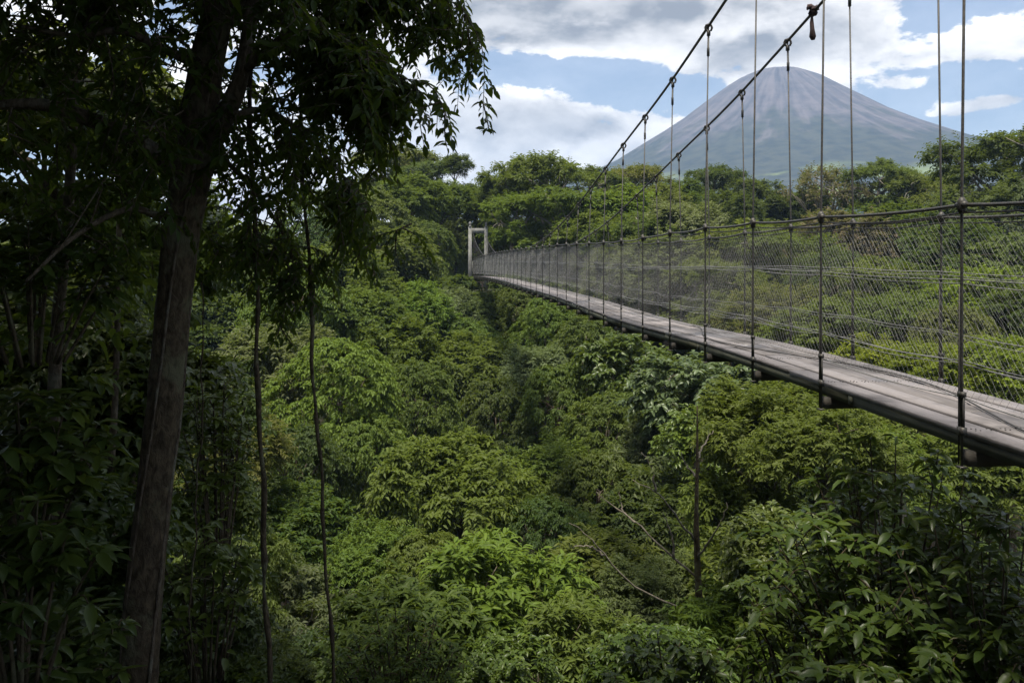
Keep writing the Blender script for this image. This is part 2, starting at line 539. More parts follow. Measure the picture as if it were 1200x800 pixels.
def proto(name, C, O, r, nt, nl, L, wr, rng, hang, fine=False, mat=None, bark=None, spread=0.55, droop=0.2, limbs=14, limb_r=0.09, foot=(0, 0, 0), pair=0.8):
    P, D, N, R = sprays(C, O, r, nt, nl, rng, spread, hang, droop=droop, pair=pair)
    Ls = L * rng.uniform(0.65, 1.2, len(P))
    v, f, rn = leaf_faces(P, D, N, Ls, Ls * wr, R, fine)
    crown = new_mesh('crown_' + name, v, list(f) if isinstance(f, tuple) else [f], mat or M_LEAF, False, rn)
    mb = MB()
    pick = rng.permutation(len(C))[:limbs]
    top = C[:, 2].max() * 0.55
    base = np.array(foot, float)
    mb.tube([base, base + [0.05, 0.03, top * 0.5], base + [0, 0.1, top]], [limb_r * 1.5, limb_r, limb_r * 0.5], 7)
    # main limbs fork from the stem, smaller limbs fork from them
    nm = 6 if limbs < 30 else 8
    mains = []
    for k in range(nm):
        q = k * 2.39996 + rng.uniform(-.4, .4)
        tip = base + np.array([math.cos(q) * 1.35, math.sin(q) * 1.35, top * rng.uniform(0.75, 1.45)])
        a = base + [0, 0, top * rng.uniform(0.1, 0.75)]
        m_ = spline([a, (a + tip) / 2 + rng.standard_normal(3) * 0.18, tip], 8)
        mb.tube(m_, np.linspace(limb_r * 0.75, limb_r * 0.32, 8), 6)
        mains.append(m_)
    mains = np.array(mains)
    for i in pick:
        dd = np.linalg.norm(mains[:, 3:, :] - C[i], axis=2) + rng.uniform(0, 0.3, (nm, 5))
        k, j = np.unravel_index(np.argmin(dd), dd.shape)
        a = mains[k, 3 + j]
        mid = (a + C[i]) / 2 + rng.standard_normal(3) * 0.16 + [0, 0, 0.08]
        mb.tube(spline([a, mid, C[i]], 6), np.linspace(limb_r * 0.34, 0.014, 6), 5)
    limbm = mb.mesh('branches_' + name, bark or M_BARK, True)
    allz = v[:, 2]
    w = np.percentile(np.abs(np.concatenate([v[:, 0], v[:, 1]])), 97) * 2
    PROTO[name] = dict(crown=crown, limbs=limbm, w=float(w), top=float(np.percentile(allz, 99.5)), bark=bark or M_BARK)


def make_protos():
    for i in range(3):                                   # rounded broadleaf crowns
        g = np.random.default_rng(100 + i)
        C, O = dome(170, g, 2.6, 2.6, 2.3, 2.3)
        proto(f'round{i}', C, O, 0.80, 11, 10, 0.245, 0.42, g, 0.30)
    for i in range(2):                                   # fine leaved crowns
        g = np.random.default_rng(120 + i)
        C, O = dome(210, g, 2.6, 2.6, 2.5, 2.4)
        proto(f'fine{i}', C, O, 0.72, 12, 13, 0.185, 0.40, g, 0.22, spread=0.7)
    for i in range(3):                                   # flat tiers on spreading limbs
        g = np.random.default_rng(140 + i)
        cs, os_ = [], []
        for k in range(34):
            a, rr = k * 2.4 + g.uniform(-.3, .3), math.sqrt(g.uniform(0.02, 1)) * 2.35
            z = 3.3 - 0.26 * rr ** 1.35 + g.uniform(-2.6, 0.2) * (0 if k % 3 == 0 else 1)
            n = 9
            q = g.uniform(0, 2 * PI, n)
            s = np.sqrt(g.uniform(0, 1, n)) * g.uniform(0.55, 0.9)
            c = np.stack([math.cos(a) * rr + np.cos(q) * s, math.sin(a) * rr + np.sin(q) * s, z - 0.22 * s ** 2 + g.uniform(-.06, .06, n)], 1)
            cs.append(c)
            os_.append(nrm(np.stack([np.cos(q), np.sin(q), np.full(n, 0.35)], 1)))
        C, O = np.concatenate(cs), np.concatenate(os_)
        proto(f'umbrella{i}', C, O, 0.50, 9, 9, 0.17, 0.42, g, 0.20, bark=M_BARKL, limbs=40, limb_r=0.11, spread=0.5)
    for i in range(3):                                   # draped with climbers
        g = np.random.default_rng(160 + i)
        n = 230
        z = g.uniform(0, 1, n) ** 0.85
        a = np.arange(n) * 2.39996
        rad = (2.55 * np.sqrt(np.clip(1 - z ** 2.6, 0, 1)) + 0.15) * (1 + 0.20 * np.sin(z * 9 + a * 2.0 + i) + 0.22 * np.sin(a * 3 + i + z * 4) + g.uniform(-.14, .10, n))
        C = np.stack([np.cos(a) * rad, np.sin(a) * rad, z * 5.6 - 1.0], 1)
        O = nrm(np.stack([np.cos(a), np.sin(a), -0.15 + 1.1 * z ** 2], 1))
        proto(f'draped{i}', C, O, 0.75, 9, 11, 0.225, 0.45, g, 0.50, spread=0.5, droop=0.45)
    for i in range(2):                                   # long drooping leaves, seen from nearby
        g = np.random.default_rng(180 + i)
        C, O = dome(85, g, 2.4, 2.4, 2.2, 2.2)
        proto(f'long{i}', C, O, 0.85, 10, 11, 0.36, 0.30, g, 0.26, fine=True, spread=0.55, droop=0.12)
    for i in range(2):                                   # broad leaves, seen from nearby
        g = np.random.default_rng(190 + i)
        C, O = dome(80, g, 2.4, 2.4, 2.1, 2.1)
        proto(f'broad{i}', C, O, 0.85, 10, 11, 0.29, 0.46, g, 0.28, fine=True, spread=0.55, mat=M_GLOSS)
    g = np.random.default_rng(200)                       # thin, half bare crown
    C, O = dome(110, g, 2.5, 2.5, 1.9, 2.6, low=-0.1)
    proto('sparse0', C, O, 0.5, 6, 7, 0.19, 0.42, g, 0.15, bark=M_BARKL, limbs=60, limb_r=0.12, spread=0.8)
    g = np.random.default_rng(210)                       # bush for the undergrowth
    C, O = dome(34, g, 1.0, 1.0, 0.8, 0.3, low=-0.1)
    proto('bush', C, O, 0.55, 8, 8, 0.24, 0.45, g, 0.3)


make_protos()

COLS = {
    'bright green': (0.112, 0.168, 0.022), 'mid green': (0.089, 0.124, 0.021), 'deep green': (0.050, 0.076, 0.016),
    'grey green': (0.110, 0.135, 0.055), 'pale green': (0.170, 0.195, 0.085), 'olive green': (0.112, 0.128, 0.028),
    'yellow green': (0.175, 0.220, 0.018), 'brownish': (0.135, 0.108, 0.062)}
SHAPES = {
    'round': ('broadleaf_tree', 'rounded tree', 'tree'), 'fine': ('fine_leaved_tree', 'fine leaved tree', 'tree'),
    'umbrella': ('spreading_tree', 'flat spreading tree', 'tree'), 'draped': ('vine_draped_tree', 'tree draped in climbers', 'tree'),
    'long': ('drooping_leaf_tree', 'long leaved bushy tree', 'tree'), 'broad': ('broad_leaved_tree', 'broad leaved bushy tree', 'tree'),
    'sparse': ('sparse_tree', 'thin crowned half bare tree', 'tree')}

# px and py of the crown's top, distance, width in px, kind, colour, place
TREES = [
    # skyline, left of and behind the far tower
    (462, 172, 88, 105, 'umbrella1', 'olive green', 'on the skyline behind the hanging branches'),
    (502, 190, 84, 70, 'umbrella0', 'grey green', 'on the skyline left of the little round tree'),
    (533, 181, 84, 38, 'fine1', 'deep green', 'poking up alone above the skyline left of the tower'),
    (478, 205, 72, 95, 'round0', 'mid green', 'above the bridge tower to its left'),
    (515, 212, 78, 75, 'fine0', 'mid green', 'just left of and above the far tower'),
    (556, 216, 84, 60, 'round2', 'mid green', 'behind the top of the far tower'),
    (590, 208, 80, 62, 'fine1', 'mid green', 'right behind the far tower'),
    (420, 215, 66, 120, 'draped1', 'mid green', 'behind the lowest hanging branches'),
    (372, 225, 58, 120, 'draped0', 'deep green', 'behind the near tree foliage'),
    (455, 262, 62, 105, 'round1', 'olive green', 'halfway up the wall of trees left of the tower'),
    (492, 258, 69, 80, 'draped2', 'mid green', 'beside the left post of the far tower'),
    (410, 290, 54, 115, 'round2', 'mid green', 'behind the near branch tips'),
    (345, 300, 46, 130, 'draped2', 'mid green', 'behind the two lianas at their top'),
    (470, 298, 64, 90, 'draped0', 'deep green', 'in the dark hollow left of the tower platform'),
    (505, 238, 86, 100, 'draped1', 'mid green', 'behind the left post of the far tower'),
    (560, 240, 84, 90, 'draped0', 'deep green', 'behind the far tower portal'),
    (602, 262, 80, 80, 'draped2', 'deep green', 'behind the right post of the far tower'),
    # skyline between tower and volcano
    (632, 184, 78, 130, 'umbrella0', 'mid green', 'highest and widest on the skyline right of the tower'),
    (600, 228, 72, 80, 'umbrella2', 'bright green', 'right of the far tower over the bridge'),
    (655, 222, 70, 110, 'umbrella1', 'mid green', 'above the far end of the handrail'),
    (690, 196, 88, 78, 'umbrella2', 'olive green', 'on the skyline where the upper cable crosses it'),
    (744, 195, 92, 92, 'umbrella0', 'olive green', 'on the skyline at the volcano left foot'),
    (712, 220, 70, 105, 'round1', 'bright green', 'behind the crossing cables'),
    (765, 218, 78, 95, 'fine0', 'olive green', 'under the volcano left flank'),
    (800, 212, 88, 85, 'round0', 'deep green', 'on the skyline below the middle of the left flank'),
    (836, 196, 92, 72, 'umbrella1', 'deep green', 'rising before the volcano left of centre'),
    (802, 238, 62, 100, 'fine1', 'pale green', 'with silvery leaves behind the hangers'),
    (886, 210, 88, 70, 'round2', 'deep green', 'standing dark and dense below the volcano centre'),
    (855, 226, 80, 85, 'fine0', 'deep green', 'left of the dense dark crown below the volcano'),
    (745, 252, 60, 100, 'umbrella2', 'mid green', 'behind the middle of the fence'),
    (690, 250, 66, 95, 'round0', 'mid green', 'behind the far half of the fence'),
    (852, 262, 56, 110, 'round1', 'olive green', 'behind the fence under the dense dark crown'),
    # skyline right of the volcano axis
    (972, 192, 84, 100, 'sparse0', 'brownish', 'on the skyline in front of the volcano'),
    (935, 222, 88, 80, 'round1', 'deep green', 'low between the dense dark crown and the half bare tree'),
    (1030, 188, 82, 78, 'umbrella2', 'olive green', 'on the skyline under the volcano right flank'),
    (1072, 204, 80, 95, 'umbrella0', 'olive green', 'on the skyline right of the pale trunked one'),
    (1185, 155, 62, 165, 'umbrella1', 'deep green', 'tallest and darkest at the right end of the skyline'),
    (1122, 208, 74, 90, 'sparse0', 'olive green', 'between the skyline trees behind the near hanger'),
    (1150, 222, 60, 130, 'fine1', 'grey green', 'below the tall dark tree at the right'),
    (1215, 205, 58, 120, 'draped1', 'grey green', 'hanging with climbers at the right edge'),
    (925, 262, 70, 95, 'round0', 'olive green', 'at the edge of the far pasture'),
    (985, 250, 62, 125, 'fine0', 'brownish', 'behind the near fence below the half bare tree'),
    (1058, 240, 62, 125, 'round0', 'deep green', 'behind the near fence below the spreading skyline trees'),
    (1120, 262, 52, 130, 'round2', 'deep green', 'behind the near hanger at handrail height'),
    (1190, 275, 48, 130, 'draped0', 'olive green', 'under the handrail at the right edge'),
    # behind the fence, nearer
    (905, 268, 54, 130, 'umbrella1', 'mid green', 'behind the fence with layered branches'),
    (780, 278, 54, 110, 'fine1', 'grey green', 'behind the mesh in mid span'),
    (835, 305, 46, 110, 'umbrella0', 'olive green', 'behind the mesh right of mid span'),
    (722, 290, 58, 100, 'draped1', 'mid green', 'seen through the far mesh'),
    (975, 292, 48, 110, 'draped2', 'deep green', 'in shade behind the near mesh'),
    (1022, 303, 44, 92, 'umbrella2', 'bright green', 'with fresh layered leaves behind the near mesh'),
    (1085, 315, 42, 125, 'round1', 'deep green', 'below the mid wire behind the near mesh'),
    (1160, 316, 38, 150, 'fine0', 'yellow green', 'level with the mid wire at the right'),
    (905, 335, 40, 125, 'fine1', 'olive green', 'with yellowish leaves above the deck edge'),
    (850, 350, 44, 95, 'round2', 'olive green', 'just above the boards in mid span'),
    (965, 352, 36, 120, 'round0', 'mid green', 'just above the deck behind the second hanger'),
    (1050, 345, 35, 120, 'umbrella0', 'mid green', 'behind the lower wires of the near mesh'),
    (1120, 360, 32, 120, 'draped0', 'olive green', 'above the deck behind the near hanger'),
    (1180, 398, 27, 120, 'fine0', 'yellow green', 'just above the deck at the right edge'),
    (1095, 404, 27, 110, 'fine1', 'yellow green', 'just above the deck right of the second hanger'),
    (1015, 398, 29, 105, 'round1', 'yellow green', 'just above the deck left of the nearest hanger'),
    (1235, 330, 34, 130, 'round0', 'deep green', 'cut by the right edge at mid wire height'),
    # under the far tower and along the deck
    (606, 334, 60, 72, 'draped0', 'mid green', 'right below the far tower under the deck'),
    (640, 350, 54, 82, 'draped1', 'mid green', 'second mound of climbers below the deck from the tower'),
    (688, 372, 48, 105, 'draped2', 'mid green', 'third mound of climbers below the deck from the tower'),
    (556, 352, 60, 70, 'draped2', 'deep green', 'in shade below the tower platform'),
    (520, 338, 60, 78, 'fine1', 'pale green', 'on the slope left of the tower platform'),
    (480, 332, 55, 105, 'fine0', 'bright green', 'below and left of the tower on the slope'),
    (425, 340, 48, 110, 'round0', 'mid green', 'behind the right liana top'),
    (745, 392, 40, 120, 'broad0', 'mid green', 'in tiers below the deck in mid span'),
    (815, 412, 33, 140, 'broad1', 'grey green', 'with pale tiers of leaves below the deck'),
    (548, 374, 56, 92, 'draped1', 'mid green', 'on the slope straight below the tower'),
    # the ravine, middle
    (330, 385, 40, 150, 'fine1', 'grey green', 'between the two lianas'),
    (398, 398, 36, 150, 'draped1', 'bright green', 'right of the right liana'),
    (462, 372, 46, 120, 'round2', 'mid green', 'on the far slope left of centre'),
    (486, 425, 40, 120, 'draped0', 'mid green', 'in the centre left of the ravine wall'),
    (555, 395, 50, 110, 'round1', 'mid green', 'on the far slope below the tower'),
    (626, 406, 45, 78, 'fine1', 'pale green', 'with a silvery top on the far slope'),
    (655, 428, 41, 120, 'draped1', 'mid green', 'below the silvery crown on the far slope'),
    (580, 445, 42, 120, 'draped2', 'deep green', 'in the middle of the far slope'),
    (712, 462, 37, 115, 'draped0', 'mid green', 'below the broad leaved tiers'),
    (772, 487, 35, 95, 'fine0', 'grey green', 'round and dusky below the broad leaved tiers'),
    (430, 488, 34, 130, 'draped2', 'mid green', 'right of the right liana halfway down'),
    (350, 500, 32, 140, 'draped0', 'deep green', 'between the lianas halfway down'),
    (268, 478, 27, 140, 'fine0', 'olive green', 'between the dark trunk and the left liana'),
    (542, 512, 28, 172, 'round0', 'mid green', 'standing full and round in the ravine centre'),
    (640, 520, 32, 120, 'round2', 'mid green', 'right of the full round crown'),
    (700, 532, 30, 120, 'draped1', 'mid green', 'behind the bare sapling branches'),
    (900, 446, 22, 165, 'fine1', 'mid green', 'under the deck left of the near shrub'),
    (965, 475, 18, 160, 'fine0', 'mid green', 'under the deck behind the near shrub'),
    (835, 478, 28, 110, 'broad0', 'mid green', 'behind the top of the bare sapling'),
    (768, 560, 28, 125, 'round1', 'deep green', 'in the shadowed hollow left of the sapling'),
    (640, 585, 26, 130, 'draped0', 'deep green', 'between the two brightest crowns'),
    (870, 555, 22, 140, 'round2', 'mid green', 'right of the bare sapling'),
    # the ravine, lower and nearer
    (345, 575, 27, 135, 'round1', 'deep green', 'above the pale flat crown at lower left'),
    (335, 672, 22, 190, 'umbrella2', 'grey green', 'spreading pale and flat at the lower left'),
    (440, 620, 24, 135, 'fine0', 'mid green', 'right of the right liana low down'),
    (270, 610, 21, 140, 'draped1', 'mid green', 'low down left of the left liana'),
    (500, 628, 23, 130, 'draped2', 'mid green', 'left of the brightest crown'),
    (582, 632, 17, 205, 'long0', 'bright green', 'brightest and fullest in the lower centre'),
    (700, 628, 20, 135, 'long1', 'mid green', 'under the bare sapling branches'),
    (762, 655, 18, 120, 'fine1', 'grey green', 'left of the sapling trunk low down'),
    (872, 615, 18, 150, 'long0', 'mid green', 'right of the sapling low down'),
    (935, 600, 13, 150, 'broad1', 'mid green', 'at the left side of the near shrub'),
    (880, 690, 13, 165, 'long1', 'bright green', 'at the bottom right of the sapling'),
    (680, 705, 13, 150, 'long0', 'mid green', 'at the bottom edge right of the brightest crown'),
    (475, 690, 11, 190, 'long1', 'mid green', 'at the bottom edge left of the brightest crown'),
    (395, 735, 13, 135, 'broad0', 'mid green', 'at the bottom edge beside the right liana'),
    (590, 760, 10, 150, 'broad1', 'mid green', 'at the bottom edge below the brightest crown'),
    (775, 735, 9.5, 150, 'broad0', 'mid green', 'at the bottom edge below the bare sapling'),
    (300, 765, 12, 150, 'fine1', 'deep green', 'at the bottom edge left of the left liana'),
    (1085, 470, 26, 150, 'fine0', 'olive green', 'in shade behind the near shrub'),
    (1160, 500, 22, 150, 'round0', 'mid green', 'under the near end of the deck'),
    (1215, 470, 24, 150, 'fine1', 'mid green', 'cut by the right edge under the deck'),
    (1020, 500, 20, 140, 'round2', 'mid green', 'under the deck just above the near shrub'),
    # the shaded thicket at the left
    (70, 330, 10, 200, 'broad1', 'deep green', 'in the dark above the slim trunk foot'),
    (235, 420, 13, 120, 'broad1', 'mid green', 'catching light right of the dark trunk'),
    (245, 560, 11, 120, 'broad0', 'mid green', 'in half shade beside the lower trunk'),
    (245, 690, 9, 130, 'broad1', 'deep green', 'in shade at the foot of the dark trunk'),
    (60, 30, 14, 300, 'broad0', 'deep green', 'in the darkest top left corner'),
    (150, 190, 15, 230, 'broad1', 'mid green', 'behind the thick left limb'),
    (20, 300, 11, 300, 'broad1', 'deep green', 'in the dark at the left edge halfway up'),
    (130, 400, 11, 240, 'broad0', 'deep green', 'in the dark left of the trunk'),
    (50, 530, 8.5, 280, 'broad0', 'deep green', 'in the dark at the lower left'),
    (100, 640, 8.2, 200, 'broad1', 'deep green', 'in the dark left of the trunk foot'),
]


def plant_tree(px, py, Y, w, key, colour, place, i):
    g = np.random.default_rng(1000 + i)
    p = PROTO[key]
    sc = w * Y / F / p['w']
    top = at(px, py, Y)
    sz = sc * g.uniform(0.92, 1.12)
    foot = top[2] - p['top'] * sz
    gz = float(ground_h(top[0], Y))
    nm, words, cat = SHAPES[key[:-1]]
    base = min(gz, foot - 0.15)
    root = empty(nm, (top[0], Y, base), f'{colour} {words} {place}', cat, 'trees of the ravine forest')
    rz = g.uniform(0, 2 * PI)
    c = tuple(k * g.uniform(0.9, 1.1) for k in COLS[colour])
    for part, me in (('crown', p['crown']), ('branches', p['limbs'])):
        o = add(part, me, root)
        o.location = (0, 0, foot - base)
        o.rotation_euler = (0, 0, rz)
        o.scale = (sc, sc * g.uniform(0.95, 1.05), sz)
        o.color = (*c, 1)
    h = foot - base + 0.05
    r = 0.075 * max(sc * 2.2, 0.5)
    mb = MB()
    mb.tube(spline([(0, 0, -0.3), (0.02 * h, 0, h * 0.5), (0, 0, h)], 6), np.linspace(r * 1.35, r, 6), 8)
    mb.build('trunk', p['bark'], root, True)
    return root


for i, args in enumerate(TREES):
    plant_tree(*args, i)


# ------------------------------------------------------------------ undergrowth and far forest (uncountable)
def scatter(name, pts, scl, rot, meshes, colour, kindname):
    """one object: points carrying copies of a bush through geometry nodes"""
    me = bpy.data.meshes.new(name)
    me.vertices.add(len(pts))
    me.vertices.foreach_set('co', np.asarray(pts, np.float32).ravel())
    for an, av in (('scl', scl), ('rot', rot)):
        a = me.attributes.new(an, 'FLOAT', 'POINT')
        a.data.foreach_set('value', np.asarray(av, np.float32))
    o = add(name, me)
    o.color = (*colour, 1)
    tag(o, kind='stuff')
    ng = bpy.data.node_groups.new(name, 'GeometryNodeTree')
    ng.interface.new_socket('Geometry', in_out='INPUT', socket_type='NodeSocketGeometry')
    ng.interface.new_socket('Geometry', in_out='OUTPUT', socket_type='NodeSocketGeometry')
    n = ng.nodes
    gi, go = n.new('NodeGroupInput'), n.new('NodeGroupOutput')
    ip = n.new('GeometryNodeInstanceOnPoints')
    a1, a2 = n.new('GeometryNodeInputNamedAttribute'), n.new('GeometryNodeInputNamedAttribute')
    a1.data_type = a2.data_type = 'FLOAT'
    a1.inputs[0].default_value, a2.inputs[0].default_value = 'scl', 'rot'
    cx = n.new('ShaderNodeCombineXYZ')
    gg = n.new('GeometryNodeGeometryToInstance')
    for me_ in meshes:
        po = bpy.data.objects.new('bush_source', me_)
        po.color = (*colour, 1)
        oi = n.new('GeometryNodeObjectInfo')
        oi.inputs['Object'].default_value = po
        ng.links.new(oi.outputs['Geometry'], gg.inputs[0])
    ng.links.new(gi.outputs[0], ip.inputs['Points'])
    ng.links.new(gg.outputs[0], ip.inputs['Instance'])
    ip.inputs['Pick Instance'].default_value = True
    ng.links.new(a1.outputs[0], ip.inputs['Scale'])
    ng.links.new(a2.outputs[0], cx.inputs[2])
    ng.links.new(cx.outputs[0], ip.inputs['Rotation'])
    ng.links.new(ip.outputs[0], go.inputs[0])
    md = o.modifiers.new('scatter', 'NODES')
    md.node_group = ng
    return o


def scatter_all():
    g = np.random.default_rng(77)
    n = 2600
    y = g.uniform(8, 72, n)
    x = g.uniform(-0.75, 0.75, n) * (y + 6)
    keep = ~((np.abs(x - (3.7 - 0.092 * y)) < 1.6) & (ground_h(x, y) > -3.4)) & (np.hypot(x, y) > 6)
    x, y = x[keep], y[keep]
    z = ground_h(x, y) - 0.1
    scatter('undergrowth', np.stack([x, y, z], 1), g.uniform(0.7, 1.3, len(x)) * np.interp(y, [8, 14, 30], [0.35, 0.5, 1.1]), g.uniform(0, 6.28, len(x)), [PROTO['bush']['crown']], COLS['deep green'], 'undergrowth')
    n = 900
    y = 105 + 700 * g.uniform(0, 1, n) ** 1.6
    x = g.uniform(-0.72, 0.80, n) * y
    z = ground_h(x, y) - 0.3
    scatter('forest', np.stack([x, y, z], 1), g.uniform(0.9, 1.5, n) * (1 + 0.0006 * y), g.uniform(0, 6.28, n),
            [PROTO['round0']['crown'], PROTO['umbrella1']['crown'], PROTO['fine1']['crown']], COLS['olive green'], 'forest')


scatter_all()


# ------------------------------------------------------------------ the bridge
def edge_x(y):
    return 3.2 - 0.092 * np.asarray(y, float)


DY = [-2, 5, 10, 14, 22, 32, 45, 58, 70]
DZ = [-1.05, -1.02, -0.97, -1.02, -0.95, -0.94, -0.97, -1.10, -1.30]
CY = [-1.5, 2, 5.2, 9.9, 11.4, 14.4, 21, 29.6, 36, 42, 50, 57, 63, 70]
CZ = [5.5, 4.62, 3.78, 2.72, 2.42, 1.94, 0.95, 0.36, 0.16, 0.08, 0.16, 0.52, 1.15, 2.35]


def smooth_interp(y, X, Z):
    """monotone-ish cubic through the points"""
    X, Z = np.asarray(X, float), np.asarray(Z, float)
    m = np.gradient(Z, X)
    y = np.asarray(y, float)
    i = np.clip(np.searchsorted(X, y) - 1, 0, len(X) - 2)
    h = X[i + 1] - X[i]
    t = np.clip((y - X[i]) / h, 0, 1)
    return (2 * t ** 3 - 3 * t ** 2 + 1) * Z[i] + (t ** 3 - 2 * t ** 2 + t) * h * m[i] + (-2 * t ** 3 + 3 * t ** 2) * Z[i + 1] + (t ** 3 - t ** 2) * h * m[i + 1]


def deck_z(y):
    return smooth_interp(y, DY, DZ)


def cable_z(y, side=-1):
    # the right hand cable hangs a little lower over the near half
    return smooth_interp(y, CY, CZ) - (0.15 * (1 - sstep(y, 14, 40)) if side > 0 else 0)


BW = 0.94                                    # width of the walkway
AX = np.array([-0.092, 1, 0]) / math.hypot(0.092, 1)
LX = np.array([AX[1], -AX[0], 0])            # across, to the right
POSTS = [0.7, 2.2, 3.65] + [5.1] + list(6.95 + 1.48 * np.arange(42))


def bp(y, lat, up):
    """point on the bridge: along, across from the left edge, above the deck"""
    y = np.asarray(y, float)
    p = np.stack([edge_x(y), y, deck_z(y)], -1) + np.multiply.outer(np.asarray(lat, float) * np.ones_like(y), LX) if y.ndim == 0 else \
        np.stack([edge_x(y), y, deck_z(y)], -1) + LX * (np.asarray(lat, float) * np.ones_like(y))[:, None]
    p = np.asarray(p, float)
    p[..., 2] += up
    return p


def make_bridge():
    g = np.random.default_rng(9)
    y0, y1 = -1.2, 69.6
    root = empty('suspension_bridge', (3.2, 0, -1.05), 'long narrow suspension footbridge with grey board deck and wire mesh sides across the ravine', 'footbridge')
    off = -np.array(root.location)

    def put(mb, name, mat, parent=root, smooth=False):
        o = mb.build(name, mat, parent, smooth)
        if parent is root:
            o.location = off
        return o

    # boards, five side by side
    nb = 5
    w = BW / nb
    for b in range(nb):
        y = y0 - g.uniform(0, 3)
        while y < y1:
            e = y + g.uniform(3.3, 4.3)
            a_, e_ = max(y, y0), min(e - 0.03, y1)
            if e_ - a_ > 0.2:
                k = 4
                ys = np.linspace(a_, e_, k)
                l0, l1 = b * w + 0.008 + g.uniform(0, .006), (b + 1) * w - 0.008 - g.uniform(0, .006)
                dz = g.uniform(-0.006, 0.006)
                ring = []
                for yy in ys:
                    ring.append([bp(yy, l0, -0.035 + dz), bp(yy, l1, -0.035 + dz), bp(yy, l1, -0.004 + dz), bp(yy, l1 - 0.004, dz), bp(yy, l0 + 0.004, dz), bp(yy, l0, -0.004 + dz)])
                v = np.array(ring).reshape(-1, 3)
                i = np.arange(k - 1)[:, None] * 6 + np.arange(6)[None, :]
                j = np.arange(k - 1)[:, None] * 6 + (np.arange(6)[None, :] + 1) % 6
                q = np.stack([i, j, j + 6, i + 6], -1).reshape(-1, 4)
                cap = np.array([[0, 3, 2, 1], [0, 5, 4, 3]])
                cap2 = np.array([[0, 1, 2, 3], [0, 3, 4, 5]]) + (k - 1) * 6
                mb = MB().raw(v, [q, cap, cap2])
                put(mb, 'plank', M_DECK)
            y = e
    # nails across the boards above each bearer
    mb = MB()
    for y in POSTS:
        if y > 22:
            break
        for b in range(nb):
            for s in (0.03, 0.06, w - 0.06, w - 0.03):
                for dy in (-0.02, 0.025):
                    mb.box(bp(y + dy, b * w + s, 0.007), (0.007, 0.007, 0.004))
    tag(put(mb, 'nails', M_STEEL), kind='stuff')
    # timber kerbs under the edge of the boards
    for lat in (0.046, BW - 0.046):
        y = y0 + g.uniform(-1, 0)
        while y < y1:
            e = y + g.uniform(3.6, 4.4)
            a_, e_ = max(y, y0), min(e, y1)
            if e_ - a_ > 0.1:
                ys = np.linspace(a_, e_ - 0.006, 5)
                for A, B in zip(ys[:-1], ys[1:]):
                    pass
                mb = MB()
                ring = np.array([[bp(yy, lat - 0.03, -0.112), bp(yy, lat + 0.03, -0.112), bp(yy, lat + 0.03, -0.042), bp(yy, lat - 0.03, -0.042)] for yy in ys])
                k = len(ys)
                i = np.arange(k - 1)[:, None] * 4 + np.arange(4)[None, :]
                j = np.arange(k - 1)[:, None] * 4 + (np.arange(4)[None, :] + 1) % 4
                mb.raw(ring.reshape(-1, 3), [np.stack([i, j, j + 4, i + 4], -1).reshape(-1, 4), [[0, 3, 2, 1]], np.array([[0, 1, 2, 3]]) + (k - 1) * 4])
                # a splice plate at the joint
                mb.box(bp(e_ - 0.05, lat + (-0.034 if lat < 0.5 else 0.034), -0.078), (0.012, 0.06, 0.062))
                put(mb, 'edge_beam', M_EDGE)
            y = e
    # bearers, hangers and their fittings
    rod = {}
    for y in POSTS:
        if y > y1 - 0.3:
            break
        mb = MB()
        mb.box((bp(y, 0, -0.16) + bp(y, BW, -0.16)) / 2, (BW + 0.05, 0.085, 0.09), (LX, AX, (0, 0, 1)))
        put(mb, 'cross_bearer', M_DARKW)
        for sd, lat in ((-1, -0.045), (1, BW + 0.045)):
            zt = max(float(cable_z(y, sd)), float(deck_z(y)) + 1.36)
            bot = bp(y, lat, -0.225)
            top = bp(y, lat - sd * 0.04, 0)
            top[2] = zt
            rail = bp(y, lat, 1.35)
            mb = MB()
            mb.tube([bot, bp(y, lat, 0.40), rail, top], [0.0088, 0.0088, 0.0088, 0.0075], 6)
            h = put(mb, 'hanger', M_STEEL, root, True)
            far = y > 34
            n = 5 if far else 8
            # looped clamp on the main cable
            if zt > rail[2] + 0.05:
                mb = MB()
                a = np.linspace(0, 2 * PI, 9)
                mb.tube(top + 0.042 * (np.cos(a)[:, None] * LX + np.sin(a)[:, None] * np.array([0, 0, 1])) + [0, 0, -0.022], 0.014, 5, False)
                mb.box(top + [0, 0, -0.085], (0.036, 0.034, 0.06))
                if not far:
                    q = top + (rail - top) * min(0.22 + g.uniform(0, .1), 0.3 / max(zt - rail[2], .3))
                    mb.tube([top + [0, 0, -.05], q + [0, 0, .05], q + [0, 0, .045], q + [0, 0, -.05]], [0.0115, 0.0115, 0.016, 0.016], 6)
                mb.build('cable_clamp', M_STEEL, h, True)
            mb = MB()
            mb.tube([rail + [0, 0, 0.045], rail + [0, 0, 0.02], rail + [0, 0, -0.03], rail + [0, 0, -0.055]], [0.013, 0.028, 0.026, 0.013], 7)
            if not far:
                mb.tube([rail - AX * 0.04, rail + AX * 0.04], 0.022, 6)
            mb.build('rail_clamp', M_STEEL, h, True)
            # turnbuckle: paired rods by the deck
            mb = MB()
            for s in (-0.018, 0.018):
                mb.tube([bp(y, lat, -0.02) + AX * s, bp(y, lat, 0.22) + AX * s], 0.0075, 5)
            mb.box(bp(y, lat, 0.22), (0.03, 0.05, 0.03))
            mb.box(bp(y, lat, 0.0), (0.034, 0.055, 0.05))
            if not far:
                mb.tube([bp(y, lat, -0.20) + AX * 0.03, bp(y, lat, 0.10) + AX * 0.028, bp(y, lat, 0.86) + AX * 0.022], 0.006, 5)
                mb.box(bp(y, lat, -0.214), (0.045, 0.05, 0.010))
            mb.build('turnbuckle', M_STEEL, h)
